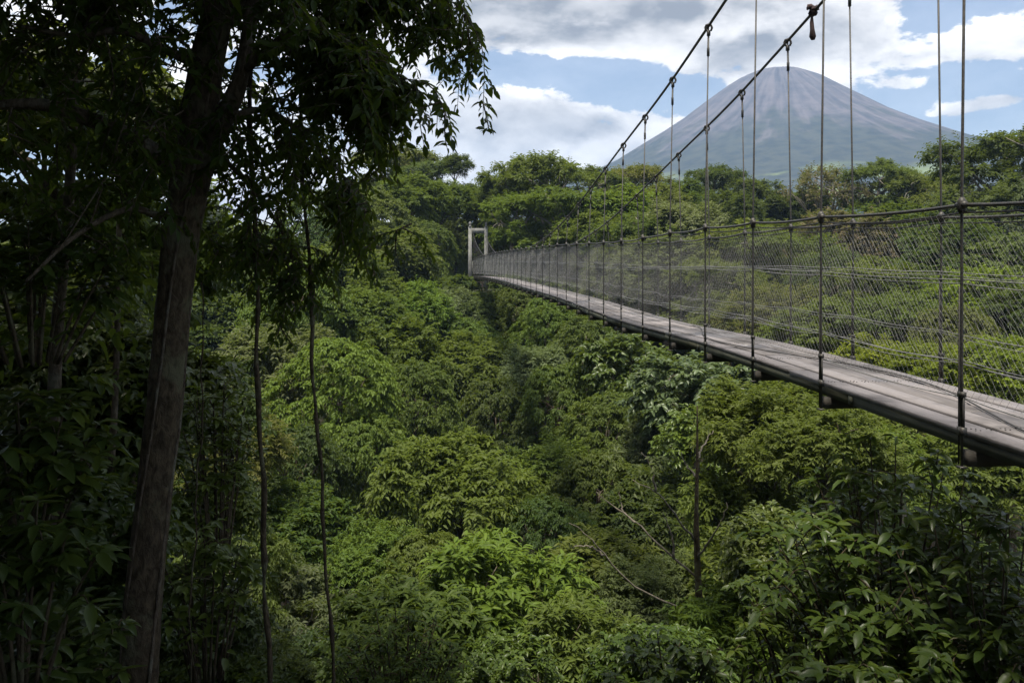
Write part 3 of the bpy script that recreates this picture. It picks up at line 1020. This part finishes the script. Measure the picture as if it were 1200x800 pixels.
    # main cables
    for sd, lat in ((-1, -0.005), (1, BW + 0.005)):
        ys = np.linspace(-1.5, 70, 130)
        p = bp(ys, lat, 0)
        p[:, 2] = cable_z(ys, sd)
        put(MB().tube(p, 0.017, 8), 'main_cable', M_STEEL, root, True)
    # wires along the fence, sagging a little between the hangers
    pz = np.array([-1.2] + POSTS + [70.0])
    for sd, lat in ((-1, -0.045), (1, BW + 0.045)):
        for up, r, sag, nm in ((1.35, 0.0115, 0.018, 'handrail_cable'), (1.305, 0.006, 0.022, 'guard_wire'), (0.905, 0.0038, 0.010, 'guard_wire'), (0.880, 0.0034, 0.016, 'guard_wire'),
                               (0.42, 0.0036, 0.022, 'guard_wire'), (0.405, 0.0028, 0.034, 'guard_wire'), (0.20, 0.0036, 0.025, 'guard_wire')):
            ys, dz = [], []
            for A, B in zip(pz[:-1], pz[1:]):
                t = np.linspace(0, 1, 7)[:-1]
                k = g.uniform(0.6, 1.4)
                ys += list(A + (B - A) * t)
                dz += list(-4 * t * (1 - t) * sag * k)
            p = bp(np.array(ys), lat - sd * 0.012, up) + np.array(dz)[:, None] * [0, 0, 1]
            put(MB().tube(p, r, 6), nm, M_STEEL if up > 1.2 else M_GALV, root, True)
        # woven mesh: slanting kinked wires in both directions
        top, bot, cell = 1.30, 0.20, 0.062
        H = top - bot
        vs, fs, nv = [], [], 0
        pit = cell
        ks = np.arange(int((y1 - 0.5 + 1.0) / pit))
        steps = 14
        for direction in (1, -1):
            ya = -1.0 + ks * pit + (0.0 if direction == 1 else 0.01)
            t = np.linspace(0, 1, steps + 1)
            wob = g.uniform(-0.006, 0.006, (len(ks), steps + 1))
            yy = ya[:, None] + direction * t[None, :] * H * 0.95 + (np.where(np.arange(steps + 1) % 2, 1, -1) * 0.006)[None, :] + wob
            yy = np.clip(yy, -1.2, 69.7)
            latn = lat - sd * 0.012 + 0.004 * direction + 0.012 * np.sin(yy * 2.3 + t * 5)
            P = np.stack([edge_x(yy), yy, deck_z(yy) + bot + H * t[None, :]], -1) + LX * latn[..., None]
            rr = 0.0009
            tri = []
            for a in (0.3, 2.4, 4.5):
                tri.append(P + rr * (math.cos(a) * AX + math.sin(a) * LX))
            V = np.stack(tri, 2)                     # wires, steps, 3, xyz
            nw = len(ks)
            base = (np.arange(nw)[:, None] * (steps + 1) + np.arange(steps)[None, :]) * 3
            for a in range(3):
                b = (a + 1) % 3
                fs.append((np.stack([base + a, base + b, base + 3 + b, base + 3 + a], -1).reshape(-1, 4)) + nv)
            vs.append(V.reshape(-1, 3))
            nv += nw * (steps + 1) * 3
        o = mesh_obj('wire_mesh', np.concatenate(vs), fs, M_GALV, root)
        o.location = off
        tag(o, kind='stuff')
    # a slack wire lying over the boards
    ys = np.linspace(3.0, 13, 40)
    lat = 0.15 + 0.62 * (0.5 + 0.5 * np.sin(ys * 1.05 + 0.4))
    put(MB().tube(bp(ys, lat, 0.016), 0.006, 5), 'slack_wire', M_STEEL, root, True)
    return root


make_bridge()


def make_tower(y, label, zt, legs=2.6):
    x0 = float(edge_x(y))
    base = float(ground_h(x0, y)) - 0.2
    root = empty('bridge_tower', (x0, y, base), label, 'bridge tower')
    off = (-x0, -y, -base)
    dz = float(deck_z(y))
    for lat in (-0.19, BW + 0.19):
        mb = MB()
        a, b = bp(y, lat, 0), bp(y, lat, 0)
        a[2] = min(base, dz - legs)
        b[2] = zt
        c = np.array([(-1, -1), (1, -1), (1, 1), (-1, 1)], float)
        lo = [a + LX * k[0] * 0.17 + AX * k[1] * 0.17 for k in c]
        hi = [b + LX * k[0] * 0.135 + AX * k[1] * 0.135 for k in c]
        mb.hexa(lo + hi)
        mb.build('post', M_CONC, root).location = off
        mb = MB()
        mb.box(b + [0, 0, 0.06], (0.18, 0.34, 0.12))
        mb.tube([b + [0, 0, 0.12], b + [0, 0, 0.32], b + [0, 0, 0.42]], [0.09, 0.11, 0.04], 8)
        mb.build('saddle', M_CONC, root).location = off
    mb = MB()
    m = bp(y, BW / 2, 0)
    m[2] = zt - 0.32
    mb.box(m, (BW + 0.10, 0.20, 0.42), (LX, AX, (0, 0, 1)))
    mb.build('crossbeam', M_CONC, root).location = off
    return root


make_tower(70.3, 'pale concrete portal tower at the far end of the footbridge', 2.75)


def make_platform():
    y = 68.6
    x = float(edge_x(y)) - 0.3
    z = -1.75
    root = empty('wooden_platform', (x, y, ground_h(x, y)), 'small brown wooden platform on thin legs at the foot of the far tower', 'platform')
    off = -np.array(root.location)
    for k in range(6):
        MB().box((x + 0.1, y - 0.55 + k * 0.2, z), (2.1, 0.185, 0.06)).build('plank', M_REDW, root).location = off
    for dx in (-0.85, 0.15, 1.05):
        MB().tube([(x + dx, y - 0.6, z - 0.03), (x + dx, y - 0.6, z - 1.9)], 0.06, 6).build('leg', M_REDW, root).location = off


make_platform()


def make_rag():
    # cloth knotted round the right main cable, just before the third hanger
    lat = BW + 0.005
    y = 9.22
    c = bp(y, lat, 0)
    c[2] = float(cable_z(y, 1))
    root = empty('cloth_strip', tuple(c), 'dark red tattered cloth strip knotted on the right cable', 'cloth')
    g = np.random.default_rng(4)
    mb = MB()
    a = np.linspace(0, 4.4 * PI, 34)
    q = np.stack([0.03 * np.cos(a), np.linspace(-0.05, 0.05, 34), 0.034 * np.sin(a)], 1) + g.standard_normal((34, 3)) * 0.006
    mb.tube(q, 0.016, 6, True, 0.15, g)
    mb.tube(spline([(0, 0, 0.02), (-0.05, -0.01, 0.05), (-0.075, 0, 0.015)], 6), [0.02, 0.026, 0.03, 0.028, 0.02, 0.008], 7, True, 0.15, g)
    mb.build('knot', M_RAG, root, True)
    mb = MB()
    z = np.array([0, -0.06, -0.12, -0.20, -0.27, -0.31])
    mb.tube(np.stack([-0.015 + 0.006 * np.sin(z * 16), 0.0 * z, z], 1), [0.014, 0.013, 0.022, 0.030, 0.036, 0.020], 8, True, 0.10, g)
    mb.build('tail', M_RAG, root, True)


make_rag()


# ------------------------------------------------------------------ near plants: single leaves as parts
def leaf_mesh(name, mat, slender, seed, val):
    g = np.random.default_rng(seed)
    st = [0, 0.12, 0.32, 0.55, 0.78, 0.92, 1.0]
    wd = [0.04, 0.30, 0.48, 0.46, 0.28, 0.11, 0.0]
    v, f = [], []
    for s, w_ in zip(st, wd):
        z = -0.16 * s ** 2 + 0.02 * math.sin(s * 9 + seed)
        v += [(-w_, s, z + 0.16 * w_), (0, s, z), (w_, s, z + 0.16 * w_ + 0.02 * math.sin(s * 12))]
    q = []
    for k in range(len(st) - 1):
        a = k * 3
        q += [(a, a + 1, a + 4, a + 3), (a + 1, a + 2, a + 5, a + 4)]
    return new_mesh(name, v, [np.array(q)], mat, True, [val] * len(v))


LEAFM = [leaf_mesh('leaf', M_LEAF, 0, k, 0.15 + 0.16 * k) for k in range(5)]
LEAFG = [leaf_mesh('leaf', M_GLOSS, 0, 10 + k, 0.15 + 0.16 * k) for k in range(5)]


def hang_leaves(root, P, D, N, L, W, R, colour, k=300, meshes=LEAFM, mat=M_LEAF, rest='leaves'):
    """the k leaves that show largest become objects, the rest one mesh"""
    org = np.array(root.location)
    y = np.clip(P[:, 1], 0.3, None)
    px, py = CX + F * P[:, 0] / y, HY - F * P[:, 2] / y
    inside = (px > -5) & (px < 1205) & (py > -5) & (py < 805) & (P[:, 1] > 0.3)
    size = np.where(inside, L / y, 0)
    order = np.argsort(-size)
    big = order[:k]
    big = big[size[big] > 0]
    Dn = nrm(D)
    Sd = nrm(np.cross(Dn, N))
    Nn = np.cross(Sd, Dn)
    for n_, i in enumerate(big):
        o = add('leaf', meshes[int(R[i] * 4.99)], root)
        M = Matrix(((Sd[i, 0] * W[i], Dn[i, 0] * L[i], Nn[i, 0] * L[i], P[i, 0] - org[0]),
                    (Sd[i, 1] * W[i], Dn[i, 1] * L[i], Nn[i, 1] * L[i], P[i, 1] - org[1]),
                    (Sd[i, 2] * W[i], Dn[i, 2] * L[i], Nn[i, 2] * L[i], P[i, 2] - org[2]), (0, 0, 0, 1)))
        o.matrix_local = M
        o.color = (*colour, 1)
    r = np.setdiff1d(np.arange(len(P)), big)
    if len(r):
        v, f, rn = leaf_faces(P[r] - org, D[r], N[r], L[r], W[r], R[r], True)
        o = mesh_obj(rest, v, list(f), mat, root, False, rn)
        o.color = (*colour, 1)
        tag(o, kind='stuff')


def twig_leaves(paths, spacing, L, wr, g, s0=0.25, droop=0.35):
    """leaves along given twig polylines"""
    Ps, Ds, Ns, Rs = [], [], [], []
    for p in paths:
        p = np.asarray(p)
        seg = np.linalg.norm(np.diff(p, axis=0), axis=1)
        cum = np.concatenate([[0], np.cumsum(seg)])
        s = np.arange(cum[-1] * s0, cum[-1], spacing)
        if not len(s):
            continue
        q = np.stack([np.interp(s, cum, p[:, k]) for k in range(3)], 1)
        t = nrm(np.stack([np.interp(np.minimum(s + 0.03, cum[-1]), cum, p[:, k]) - np.interp(np.maximum(s - 0.03, 0), cum, p[:, k]) for k in range(3)], 1))
        sd = nrm(np.cross(t, [0.1, 0.05, 1.0]))
        sg = np.where(np.arange(len(s)) % 2, 1, -1)[:, None]
        d = t * 0.65 + sd * sg * 0.75 + g.standard_normal(q.shape) * 0.25
        d[:, 2] -= droop
        d[-1] = t[-1] + [0, 0, -0.2]
        Ps.append(q)
        Ds.append(d)
        Ns.append(np.array([0, 0, 0.9]) + g.standard_normal(q.shape) * 0.4)
        Rs.append(np.clip(g.uniform(0, 0.8) + g.uniform(0, 0.25, len(s)), 0, 1))
    P, D, N, R = map(np.concatenate, (Ps, Ds, Ns, Rs))
    Ls = L * g.uniform(0.65, 1.15, len(P))
    return P, D, N, Ls, Ls * wr, R


def make_near_tree():
    g = np.random.default_rng(21)
    Y = 6.2
    tr = [(158, 860, 50), (163, 780, 48), (168, 700, 46), (180, 580, 43), (192, 480, 43), (200, 380, 40), (212, 270, 42), (226, 190, 50), (240, 90, 42), (256, 0, 37), (272, -130, 31), (290, -330, 24)]
    c = np.array([at(a, b, Y) for a, b, w in tr])
    r = np.array([w * 0.92 * Y / F / 2 for a, b, w in tr])
    root = empty('leaning_tree', tuple(c[0] + [0, 0, -0.6]), 'dark leaning tree with thick lichened trunk and leafy branches hanging into the view', 'tree')
    org = np.array(root.location)
    c[0, 2] -= 0.0
    pts = spline(np.vstack([c[0] + [-0.03, 0, -0.9], c]), 46)
    rad = np.interp(np.linspace(0, 1, 46), np.linspace(0, 1, len(r) + 1), np.concatenate([[r[0] * 1.25], r]))
    MB().tube(pts - org, rad, 18, True, 0.035, g).build('trunk', M_MOSS, root, True)
    # creepers on the bark
    for k in range(3):
        a = np.linspace(0, 1, 24)
        i = (a * 38).astype(int) + 2
        ph = a * 2.2 + k * 1.7 + 3.6
        q = pts[i] + (rad[i] * 1.03)[:, None] * np.stack([np.cos(ph), np.sin(ph), 0 * ph], 1)
        MB().tube(q - org, 0.010 + 0.004 * k, 6).build('creeper', M_BARK, root, True)

    # limbs: px, py, dy(depth offset), width px
    limbs = [
        [(228, 200, 0, 30), (262, 140, -0.15, 24), (282, 90, -0.2, 18), (296, 0, -0.2, 14), (305, -90, -0.1, 9)],
        [(205, 200, 0, 22), (165, 168, -0.3, 20), (105, 140, -0.5, 17), (40, 122, -0.6, 13), (-60, 130, -0.6, 8)],
        [(222, 72, 0, 13), (180, 52, -0.3, 9), (140, 36, -0.5, 8), (85, 42, -0.7, 6), (20, 30, -0.8, 4)],
        [(250, 40, 0, 18), (330, -20, 0.3, 13), (420, -45, 0.6, 9), (510, -30, 0.7, 5), (545, 15, 0.7, 3)],
        [(262, -60, 0, 18), (360, -130, 0.2, 12), (470, -150, 0.3, 8), (560, -120, 0.3, 4)],
        [(284, 85, -0.2, 10), (340, 40, -0.4, 8), (400, 45, -0.6, 5), (450, 90, -0.7, 3)],
        [(262, 140, -0.1, 10), (310, 130, 0.3, 8), (360, 160, 0.6, 5), (410, 215, 0.7, 3)],
        [(190, 255, 0, 9), (150, 245, -0.5, 7), (90, 275, -0.9, 5), (30, 330, -1.1, 3)],
        [(256, -20, 0, 12), (180, -80, -0.6, 10), (80, -110, -1.0, 7), (-60, -100, -1.2, 4)],
        [(240, 165, 0, 8), (290, 215, 0.5, 6), (330, 270, 0.8, 4), (350, 330, 0.9, 2)],
    ]
    ends = []
    for L in limbs:
        p = spline([at(a, b, Y + d) for a, b, d, w in L], 18)
        rr = np.interp(np.linspace(0, 1, 18), np.linspace(0, 1, len(L)), [w * Y / F / 2 for *_, w in L])
        MB().tube(p - org, rr, 8, True, 0.03, g).build('branch', M_BARK, root, True)
        ends.append(p)
    # hanging twigs: start on a limb, end at a chosen spot of the crown's outline
    def twig(a, b, n=10, sag=0.12):
        m = (a + b) / 2 + np.array([0, 0, sag * np.linalg.norm(b - a)]) + g.standard_normal(3) * 0.05
        return spline([a, m, b], n)
    tips = [(562, 42), (556, 66), (540, 48), (566, 140), (549, 112), (530, 166), (505, 150), (478, 152), (455, 120), (520, 82), (500, 30), (470, 20), (545, 20), (490, 100), (536, 128), (512, 120),
            (440, 180), (430, 150), (466, 215), (440, 255), (418, 240), (442, 325), (400, 300), (425, 290), (375, 365), (350, 340), (330, 395), (398, 345), (300, 330), (310, 370), (270, 330), (385, 240), (360, 210), (340, 180), (395, 180), (410, 120), (370, 110)]
    tips += [(420, 60), (440, 40), (455, 75), (470, 60), (430, 95), (485, 60), (450, 20), (415, 30), (495, 40), (400, 80), (480, 125), (460, 100)]
    paths = []
    tips += [(g.uniform(405, 535), g.uniform(-25, 105)) for _ in range(34)] + [(g.uniform(400, 470), g.uniform(90, 200)) for _ in range(12)]
    src = np.concatenate([e[5:] for e in ends])
    spx = CX + F * src[:, 0] / src[:, 1]
    spy = HY - F * src[:, 2] / src[:, 1]

    def nearest(px, py):
        k = np.argmin((spx - px + 25) ** 2 + ((spy - py + 60) * 0.8) ** 2 + np.where(spy > py - 10, 4e4, 0) + g.uniform(0, 2500, len(spx)))
        return src[k]
    for px, py in tips:
        for rep in range(2 if px < 470 else 1):
            a = nearest(px, py)
            b = at(px + g.uniform(-14, 4) * rep, py + g.uniform(-14, 6) * rep, a[1] + g.uniform(-0.5, 0.5))
            t = twig(a, b)
            paths.append(t)
            for k in range(5 if px < 470 else 4):                      # side shoots that hang
                i = g.integers(3, 9)
                e = t[i] + np.array([g.uniform(-0.22, 0.10), g.uniform(-0.3, 0.3), -g.uniform(0.05, 0.30)])
                paths.append(twig(t[i], e, 5, 0.05))
    # fill of the crown from limb to limb
    for k in range(300):
        px, py = g.uniform(-60, 430), g.uniform(-120, 330) if k % 3 else g.uniform(-140, 60)
        if px > 300 and py > 330 - (px - 300) * 0.35:
            py *= 0.6
        a = src[g.integers(len(src))]
        yy = Y + g.uniform(-1.1, 1.8)
        b = at(px, py, yy)
        if np.linalg.norm(b - a) > 1.6:
            a = b + np.array([g.uniform(-0.4, 0.4), g.uniform(-0.3, 0.3), g.uniform(0.1, 0.5)])
        t = twig(a, b, 8)
        paths.append(t)
        for j in range(4):
            i = g.integers(2, 7)
            paths.append(twig(t[i], t[i] + np.array([g.uniform(-0.25, 0.25), g.uniform(-0.3, 0.3), -g.uniform(0.0, 0.3)]), 5, 0.05))
    mb = MB()
    for t in paths:
        mb.tube(t - org, np.linspace(0.006, 0.002, len(t)), 4, False)
    tag(mb.build('twigs', M_BARK, root), kind='stuff')
    P, D, N, L, W, R = twig_leaves(paths, 0.027, 0.092, 0.40, g, 0.2, 0.15)
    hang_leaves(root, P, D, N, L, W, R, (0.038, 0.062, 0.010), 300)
    # unseen rest of the crown, made dense to shade the left of the view
    n = 950
    x = g.uniform(-11, 0.9, n)
    y = g.uniform(-3.5, 12.5, n)
    z = 3.0 + 0.25 * np.abs(y - 4) * 0.3 + g.uniform(0, 3.2, n) + np.clip(x + 1.5, 0, 4) * 0.9
    C = np.stack([x, y, z], 1)
    # unseen leaf masses added behind and beside the viewpoint to block sky light
    m = 360
    C2 = np.stack([g.uniform(-11, 2.0, m), g.uniform(-9, -2.2, m), g.uniform(-1.5, 5, m)], 1)
    C3 = np.stack([g.uniform(-11, -6.0, 320), g.uniform(-3, 8.0, 320), g.uniform(-2.5, 5, 320)], 1)
    C4 = np.stack([g.uniform(-7, -0.6, 420), g.uniform(-4, 6.5, 420), g.uniform(3.0, 6.5, 420)], 1)  # extra overhead clumps, added out of view to deepen the shade
    C = np.concatenate([C, C2, C3, C4])
    C = C[(C[:, 1] < 6.5) | (C[:, 0] < -3)]
    x, y, z = C.T
    ok = (HY - F * (z - 1.25) / np.clip(y, 0.2, None) < -10) | (y < -0.9) | (CX + F * (x + 1.2) / np.clip(y, 0.2, None) < -10)
    C = C[ok]
    O = nrm(np.stack([g.uniform(-1, 1, len(C)), g.uniform(-1, 1, len(C)), g.uniform(-0.2, 0.7, len(C))], 1))
    P, D, N, R = sprays(C, O, 0.95, 9, 8, g, 0.7, 0.3)
    L = 0.27 * g.uniform(0.7, 1.2, len(P))
    v, f, rn = leaf_faces(P - org, D, N, L, L * 0.45, R)
    o = mesh_obj('crown', v, [f], M_LEAF, root, False, rn)  # unseen foliage, including the masses added only to hold off light
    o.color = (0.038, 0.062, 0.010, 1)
    tag(o, kind='stuff')


make_near_tree()


def make_lianas():
    g = np.random.default_rng(31)
    for pts, w, Y, lab in (
            ([(292, -150), (294, 60), (297, 240), (301, 380), (304, 500), (310, 620), (314, 720), (318, 860)], 8.5, 6.6, 'thick straight liana hanging left of the other two down the ravine view'),
            ([(345, -120), (352, 120), (362, 300), (366, 400), (371, 500), (379, 600), (386, 700), (394, 860)], 6.0, 7.0, 'slimmer bent liana hanging right of the thick one'),
            ([(236, 330), (238, 450), (232, 560), (226, 680), (222, 800)], 2.5, 6.4, 'thread thin liana hanging close beside the dark trunk')):
        p = spline([at(a + g.uniform(-1.5, 1.5), b, Y) for a, b in pts], 40)
        p[:, 0] += 0.012 * np.sin(np.arange(40) * 0.55) + 0.006 * np.sin(np.arange(40) * 1.3)
        root = p[0].copy()
        mb = MB().tube(p - root, w * 0.72 * Y / F / 2 * (1 + 0.20 * g.standard_normal(40)), 8, True, 0.05, g)
        o = mb.build('liana', M_MOSS, None, True)
        o.location = root
        tag(o, lab, 'liana', 'lianas')


make_lianas()


def make_slim_trunks():
    g = np.random.default_rng(33)
    for pts, Y, lab in (
            ([(72, 860, 17), (66, 700, 16), (62, 560, 15), (66, 400, 14), (80, 250, 12), (90, 60, 9)], 7.6, 'slim shaded tree trunk left of the big dark trunk'),
            ([(132, 860, 9), (128, 620, 8), (136, 440, 7), (140, 250, 6)], 9.2, 'thin dark tree trunk between the slim trunk and the big one')):
        c = np.array([at(a, b, Y) for a, b, w in pts])
        root = empty('slim_tree', tuple(c[0] + [0, 0, -0.5]), lab, 'tree', 'slim trees in the shaded thicket')
        org = np.array(root.location)
        p = spline(np.vstack([c[0] + [0, 0, -0.5], c]), 26)
        r = np.interp(np.linspace(0, 1, 26), np.linspace(0, 1, len(pts) + 1), [pts[0][2] * Y / F * 0.6] + [w * Y / F / 2 for *_, w in pts])
        MB().tube(p - org, r, 10, True, 0.04, g).build('trunk', M_BARK, root, True)
        C = p[10:] + g.standard_normal((16, 3)) * 0.25
        O = nrm(g.standard_normal((16, 3)) + [0, -0.3, 0.3])
        P, D, N, R = sprays(C, O, 0.6, 5, 9, g, 0.6, 0.4)
        L = 0.16 * g.uniform(0.7, 1.2, len(P))
        v, f, rn = leaf_faces(P - org, D, N, L, L * 0.42, R, True)
        o = mesh_obj('crown', v, list(f), M_LEAF, root, False, rn)
        o.color = (*COLS['deep green'], 1)


make_slim_trunks()


def make_sapling():
    g = np.random.default_rng(41)
    Y = 14.0
    tk = [(824, 800, 11), (822, 760, 10), (818, 680, 9), (816, 610, 6), (817, 540, 3.5), (817, 475, 1.5)]
    c = np.array([at(a, b, Y) for a, b, w in tk])
    gz = float(ground_h(c[0, 0], Y))
    root = empty('bare_sapling', (c[0, 0], Y, gz), 'bare grey sapling with long leafless side branches in the ravine', 'tree')
    org = np.array(root.location)
    p = spline(np.vstack([[c[0, 0] + 0.03, Y, gz - 0.2], c]), 24)
    r = np.interp(np.linspace(0, 1, 24), np.linspace(0, 1, len(tk) + 1), [0.09] + [w * Y / F / 2 for *_, w in tk])
    MB().tube(p - org, r, 8, True, 0.05, g).build('trunk', M_MOSS, root, True)
    for br in ([(818, 722, 0), (780, 705, -.3), (740, 684, -.6), (708, 650, -.8), (690, 628, -.9), (668, 612, -1)], [(816, 676, 0), (780, 645, .3), (745, 612, .5), (715, 590, .6), (698, 575, .6)],
               [(815, 634, 0), (790, 600, -.2), (768, 576, -.4), (742, 562, -.5)], [(817, 655, 0), (832, 632, -.3), (845, 612, -.5), (852, 590, -.6)],
               [(790, 655, .2), (788, 630, .2), (782, 612, .2), (776, 600, .1)], [(708, 650, -.8), (690, 640, -.9), (672, 640, -1)], [(768, 576, -.4), (764, 548, -.4), (752, 530, -.5)],
               [(816, 540, 0), (825, 520, .2), (836, 505, .3)], [(817, 560, 0), (805, 545, .2), (798, 530, .2)], [(745, 612, .5), (730, 598, .6), (725, 575, .6)]):
        q = spline([at(a, b, Y + d) for a, b, d in br], 14)
        q[1:] += g.standard_normal((13, 3)) * 0.012
        mb = MB().tube(q - org, np.linspace(0.022, 0.005, 14), 6)
        mb.build('branch', M_TWIG, root, True)
    # a few leaves towards the top
    C = at(760, 545, Y - 0.4) + g.standard_normal((7, 3)) * [0.35, 0.2, 0.12]
    P, D, N, R = sprays(C, nrm(g.standard_normal((7, 3)) + [0, 0, .5]), 0.35, 5, 6, g)
    L = 0.12 * g.uniform(0.7, 1.1, len(P))
    v, f, rn = leaf_faces(P - org, D, N, L, L * 0.4, R)
    o = mesh_obj('leaves', v, [f], M_LEAF, root, False, rn)
    o.color = (*COLS['grey green'], 1)
    tag(o, kind='stuff')


make_sapling()


def make_shrub(name, px, py, Y, w, h, nst, L, wr, colour, label, seed, k, cat='shrub', mats=(LEAFG, M_GLOSS), spread=1.0, nleaf=13, stemcol=None):
    """many arching stems from one foot, whorls of leaves along their upper half"""
    g = np.random.default_rng(seed)
    top = at(px, py, Y)
    foot = np.array([top[0], Y, top[2] - h])
    gz = float(ground_h(foot[0], Y))
    root = empty(name, tuple(foot), label, cat)
    org = np.array(root.location)
    paths = []
    for s in range(nst):
        a = s * 2.39996 + g.uniform(-.3, .3)
        rr = math.sqrt((s + 0.5) / nst) * w / 2
        hh = h * (1 - 0.38 * (rr / (w / 2)) ** 2) * g.uniform(0.72, 1.0)
        e = foot + np.array([math.cos(a) * rr, math.sin(a) * rr * spread, hh])
        b0 = foot + np.array([math.cos(a) * rr * 0.3, math.sin(a) * rr * 0.3, -0.1])
        m = (b0 * 0.45 + e * 0.55) + np.array([0, 0, 0.12 * h]) * g.uniform(0.3, 1)
        p = spline([b0, m, e], 12)
        paths.append(p)
        for j in range(3):
            i = g.integers(5, 11)
            d = np.array([g.uniform(-.5, .5), g.uniform(-.5, .5), g.uniform(-0.05, 0.3)]) * h * 0.28
            paths.append(spline([p[i], p[i] + d * 0.6 + [0, 0, .05], p[i] + d], 6))
    for t in paths[::4]:
        MB().tube(t - org, np.linspace(0.012, 0.004, len(t)), 6).build('stem', M_MOSS, root, True)
    mb = MB()
    for i, t in enumerate(paths):
        if i % 4:
            mb.tube(t - org, np.linspace(0.006, 0.003, len(t)), 5)
    tag(mb.build('shoots', M_MOSS, root, True), kind='stuff')
    Ps, Ds, Ns, Rs = [], [], [], []
    for i, t in enumerate(paths):
        n = nleaf if i % 4 == 0 else nleaf - 4
        u = 1 - (g.uniform(0, 1, n) ** 1.3) * 0.85
        u[:4] = 1
        q = np.stack([np.interp(u, np.linspace(0, 1, len(t)), t[:, c_]) for c_ in range(3)], 1)
        a = np.arange(n) * 2.39996 + g.uniform(0, 6)
        d = np.stack([np.cos(a), np.sin(a), g.uniform(-0.55, 0.35, n)], 1)
        Ps.append(q)
        Ds.append(d)
        Ns.append(np.array([0, 0, 1.0]) + d * 0.3 + g.standard_normal((n, 3)) * 0.22)
        Rs.append(np.clip(g.uniform(0, .6) + g.uniform(0, .4, n), 0, 0.999))
    P, D, N, R = map(np.concatenate, (Ps, Ds, Ns, Rs))
    Ls = L * g.uniform(0.6, 1.15, len(P))
    hang_leaves(root, P, D, N, Ls, Ls * wr, R, colour, k, *mats)


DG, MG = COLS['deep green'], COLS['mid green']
make_shrub('broad_leaved_shrub', 1045, 512, 6.8, 2.2, 2.2, 60, 0.150, 0.40, (0.062, 0.098, 0.016), 'large dark leafy shrub growing up under the near end of the deck', 51, 300)
make_shrub('broad_leaved_shrub', 1165, 560, 5.6, 1.5, 1.9, 36, 0.130, 0.40, (0.042, 0.066, 0.011), 'darker shrub at the right bottom corner below the deck', 52, 240)
make_shrub('broad_leaved_shrub', 950, 615, 7.8, 1.6, 1.8, 40, 0.125, 0.40, (0.064, 0.098, 0.014), 'lighter shrub at the left side of the large dark one', 53, 220)
make_shrub('broad_leaved_shrub', 1060, 700, 5.6, 1.4, 1.1, 28, 0.145, 0.42, (0.056, 0.088, 0.015), 'low broad leaved shrub in front at the bottom right', 54, 180)
make_shrub('leafy_shrub', 470, 708, 9.0, 1.7, 1.5, 50, 0.105, 0.34, (0.060, 0.094, 0.012), 'twiggy shrub with upright shoots at the bottom centre left', 55, 160, mats=(LEAFM, M_LEAF))
make_shrub('broad_leaved_shrub', 790, 738, 7.4, 1.1, 0.8, 18, 0.120, 0.44, (0.055, 0.085, 0.016), 'small shrub with a few big leaves at the bottom below the bare sapling', 56, 100)
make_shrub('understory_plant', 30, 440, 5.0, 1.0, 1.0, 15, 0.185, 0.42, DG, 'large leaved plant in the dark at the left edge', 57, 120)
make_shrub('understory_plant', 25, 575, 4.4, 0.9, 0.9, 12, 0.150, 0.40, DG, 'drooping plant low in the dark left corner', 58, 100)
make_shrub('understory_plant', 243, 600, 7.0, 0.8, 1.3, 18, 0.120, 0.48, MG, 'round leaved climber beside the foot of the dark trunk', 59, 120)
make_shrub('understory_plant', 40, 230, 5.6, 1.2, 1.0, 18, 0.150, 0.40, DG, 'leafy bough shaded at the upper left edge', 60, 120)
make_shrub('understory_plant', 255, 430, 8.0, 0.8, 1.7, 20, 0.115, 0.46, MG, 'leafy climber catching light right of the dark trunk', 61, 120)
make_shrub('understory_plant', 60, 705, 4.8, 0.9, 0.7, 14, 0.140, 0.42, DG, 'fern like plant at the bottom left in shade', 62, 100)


# ------------------------------------------------------------------ the air
def make_haze():
    m, t = new_mat('haze_air')
    v = t.n('ShaderNodeVolumePrincipled', {'Color': (0.46, 0.66, 1.0, 1), 'Density': 0.00027, 'Anisotropy': 0.1})
    t.n('ShaderNodeOutputMaterial', {'Volume': v.outputs[0]})
    x0, x1, y0, y1, z0, z1 = -3200, 3200, -3200, 3250, -60, 410
    c = np.array([(x0, y0, z0), (x1, y0, z0), (x1, y1, z0), (x0, y1, z0), (x0, y0, z1), (x1, y0, z1), (x1, y1, z1), (x0, y1, z1)])
    o = MB().hexa(c).build('haze', m)
    tag(o, kind='stuff')


make_haze()
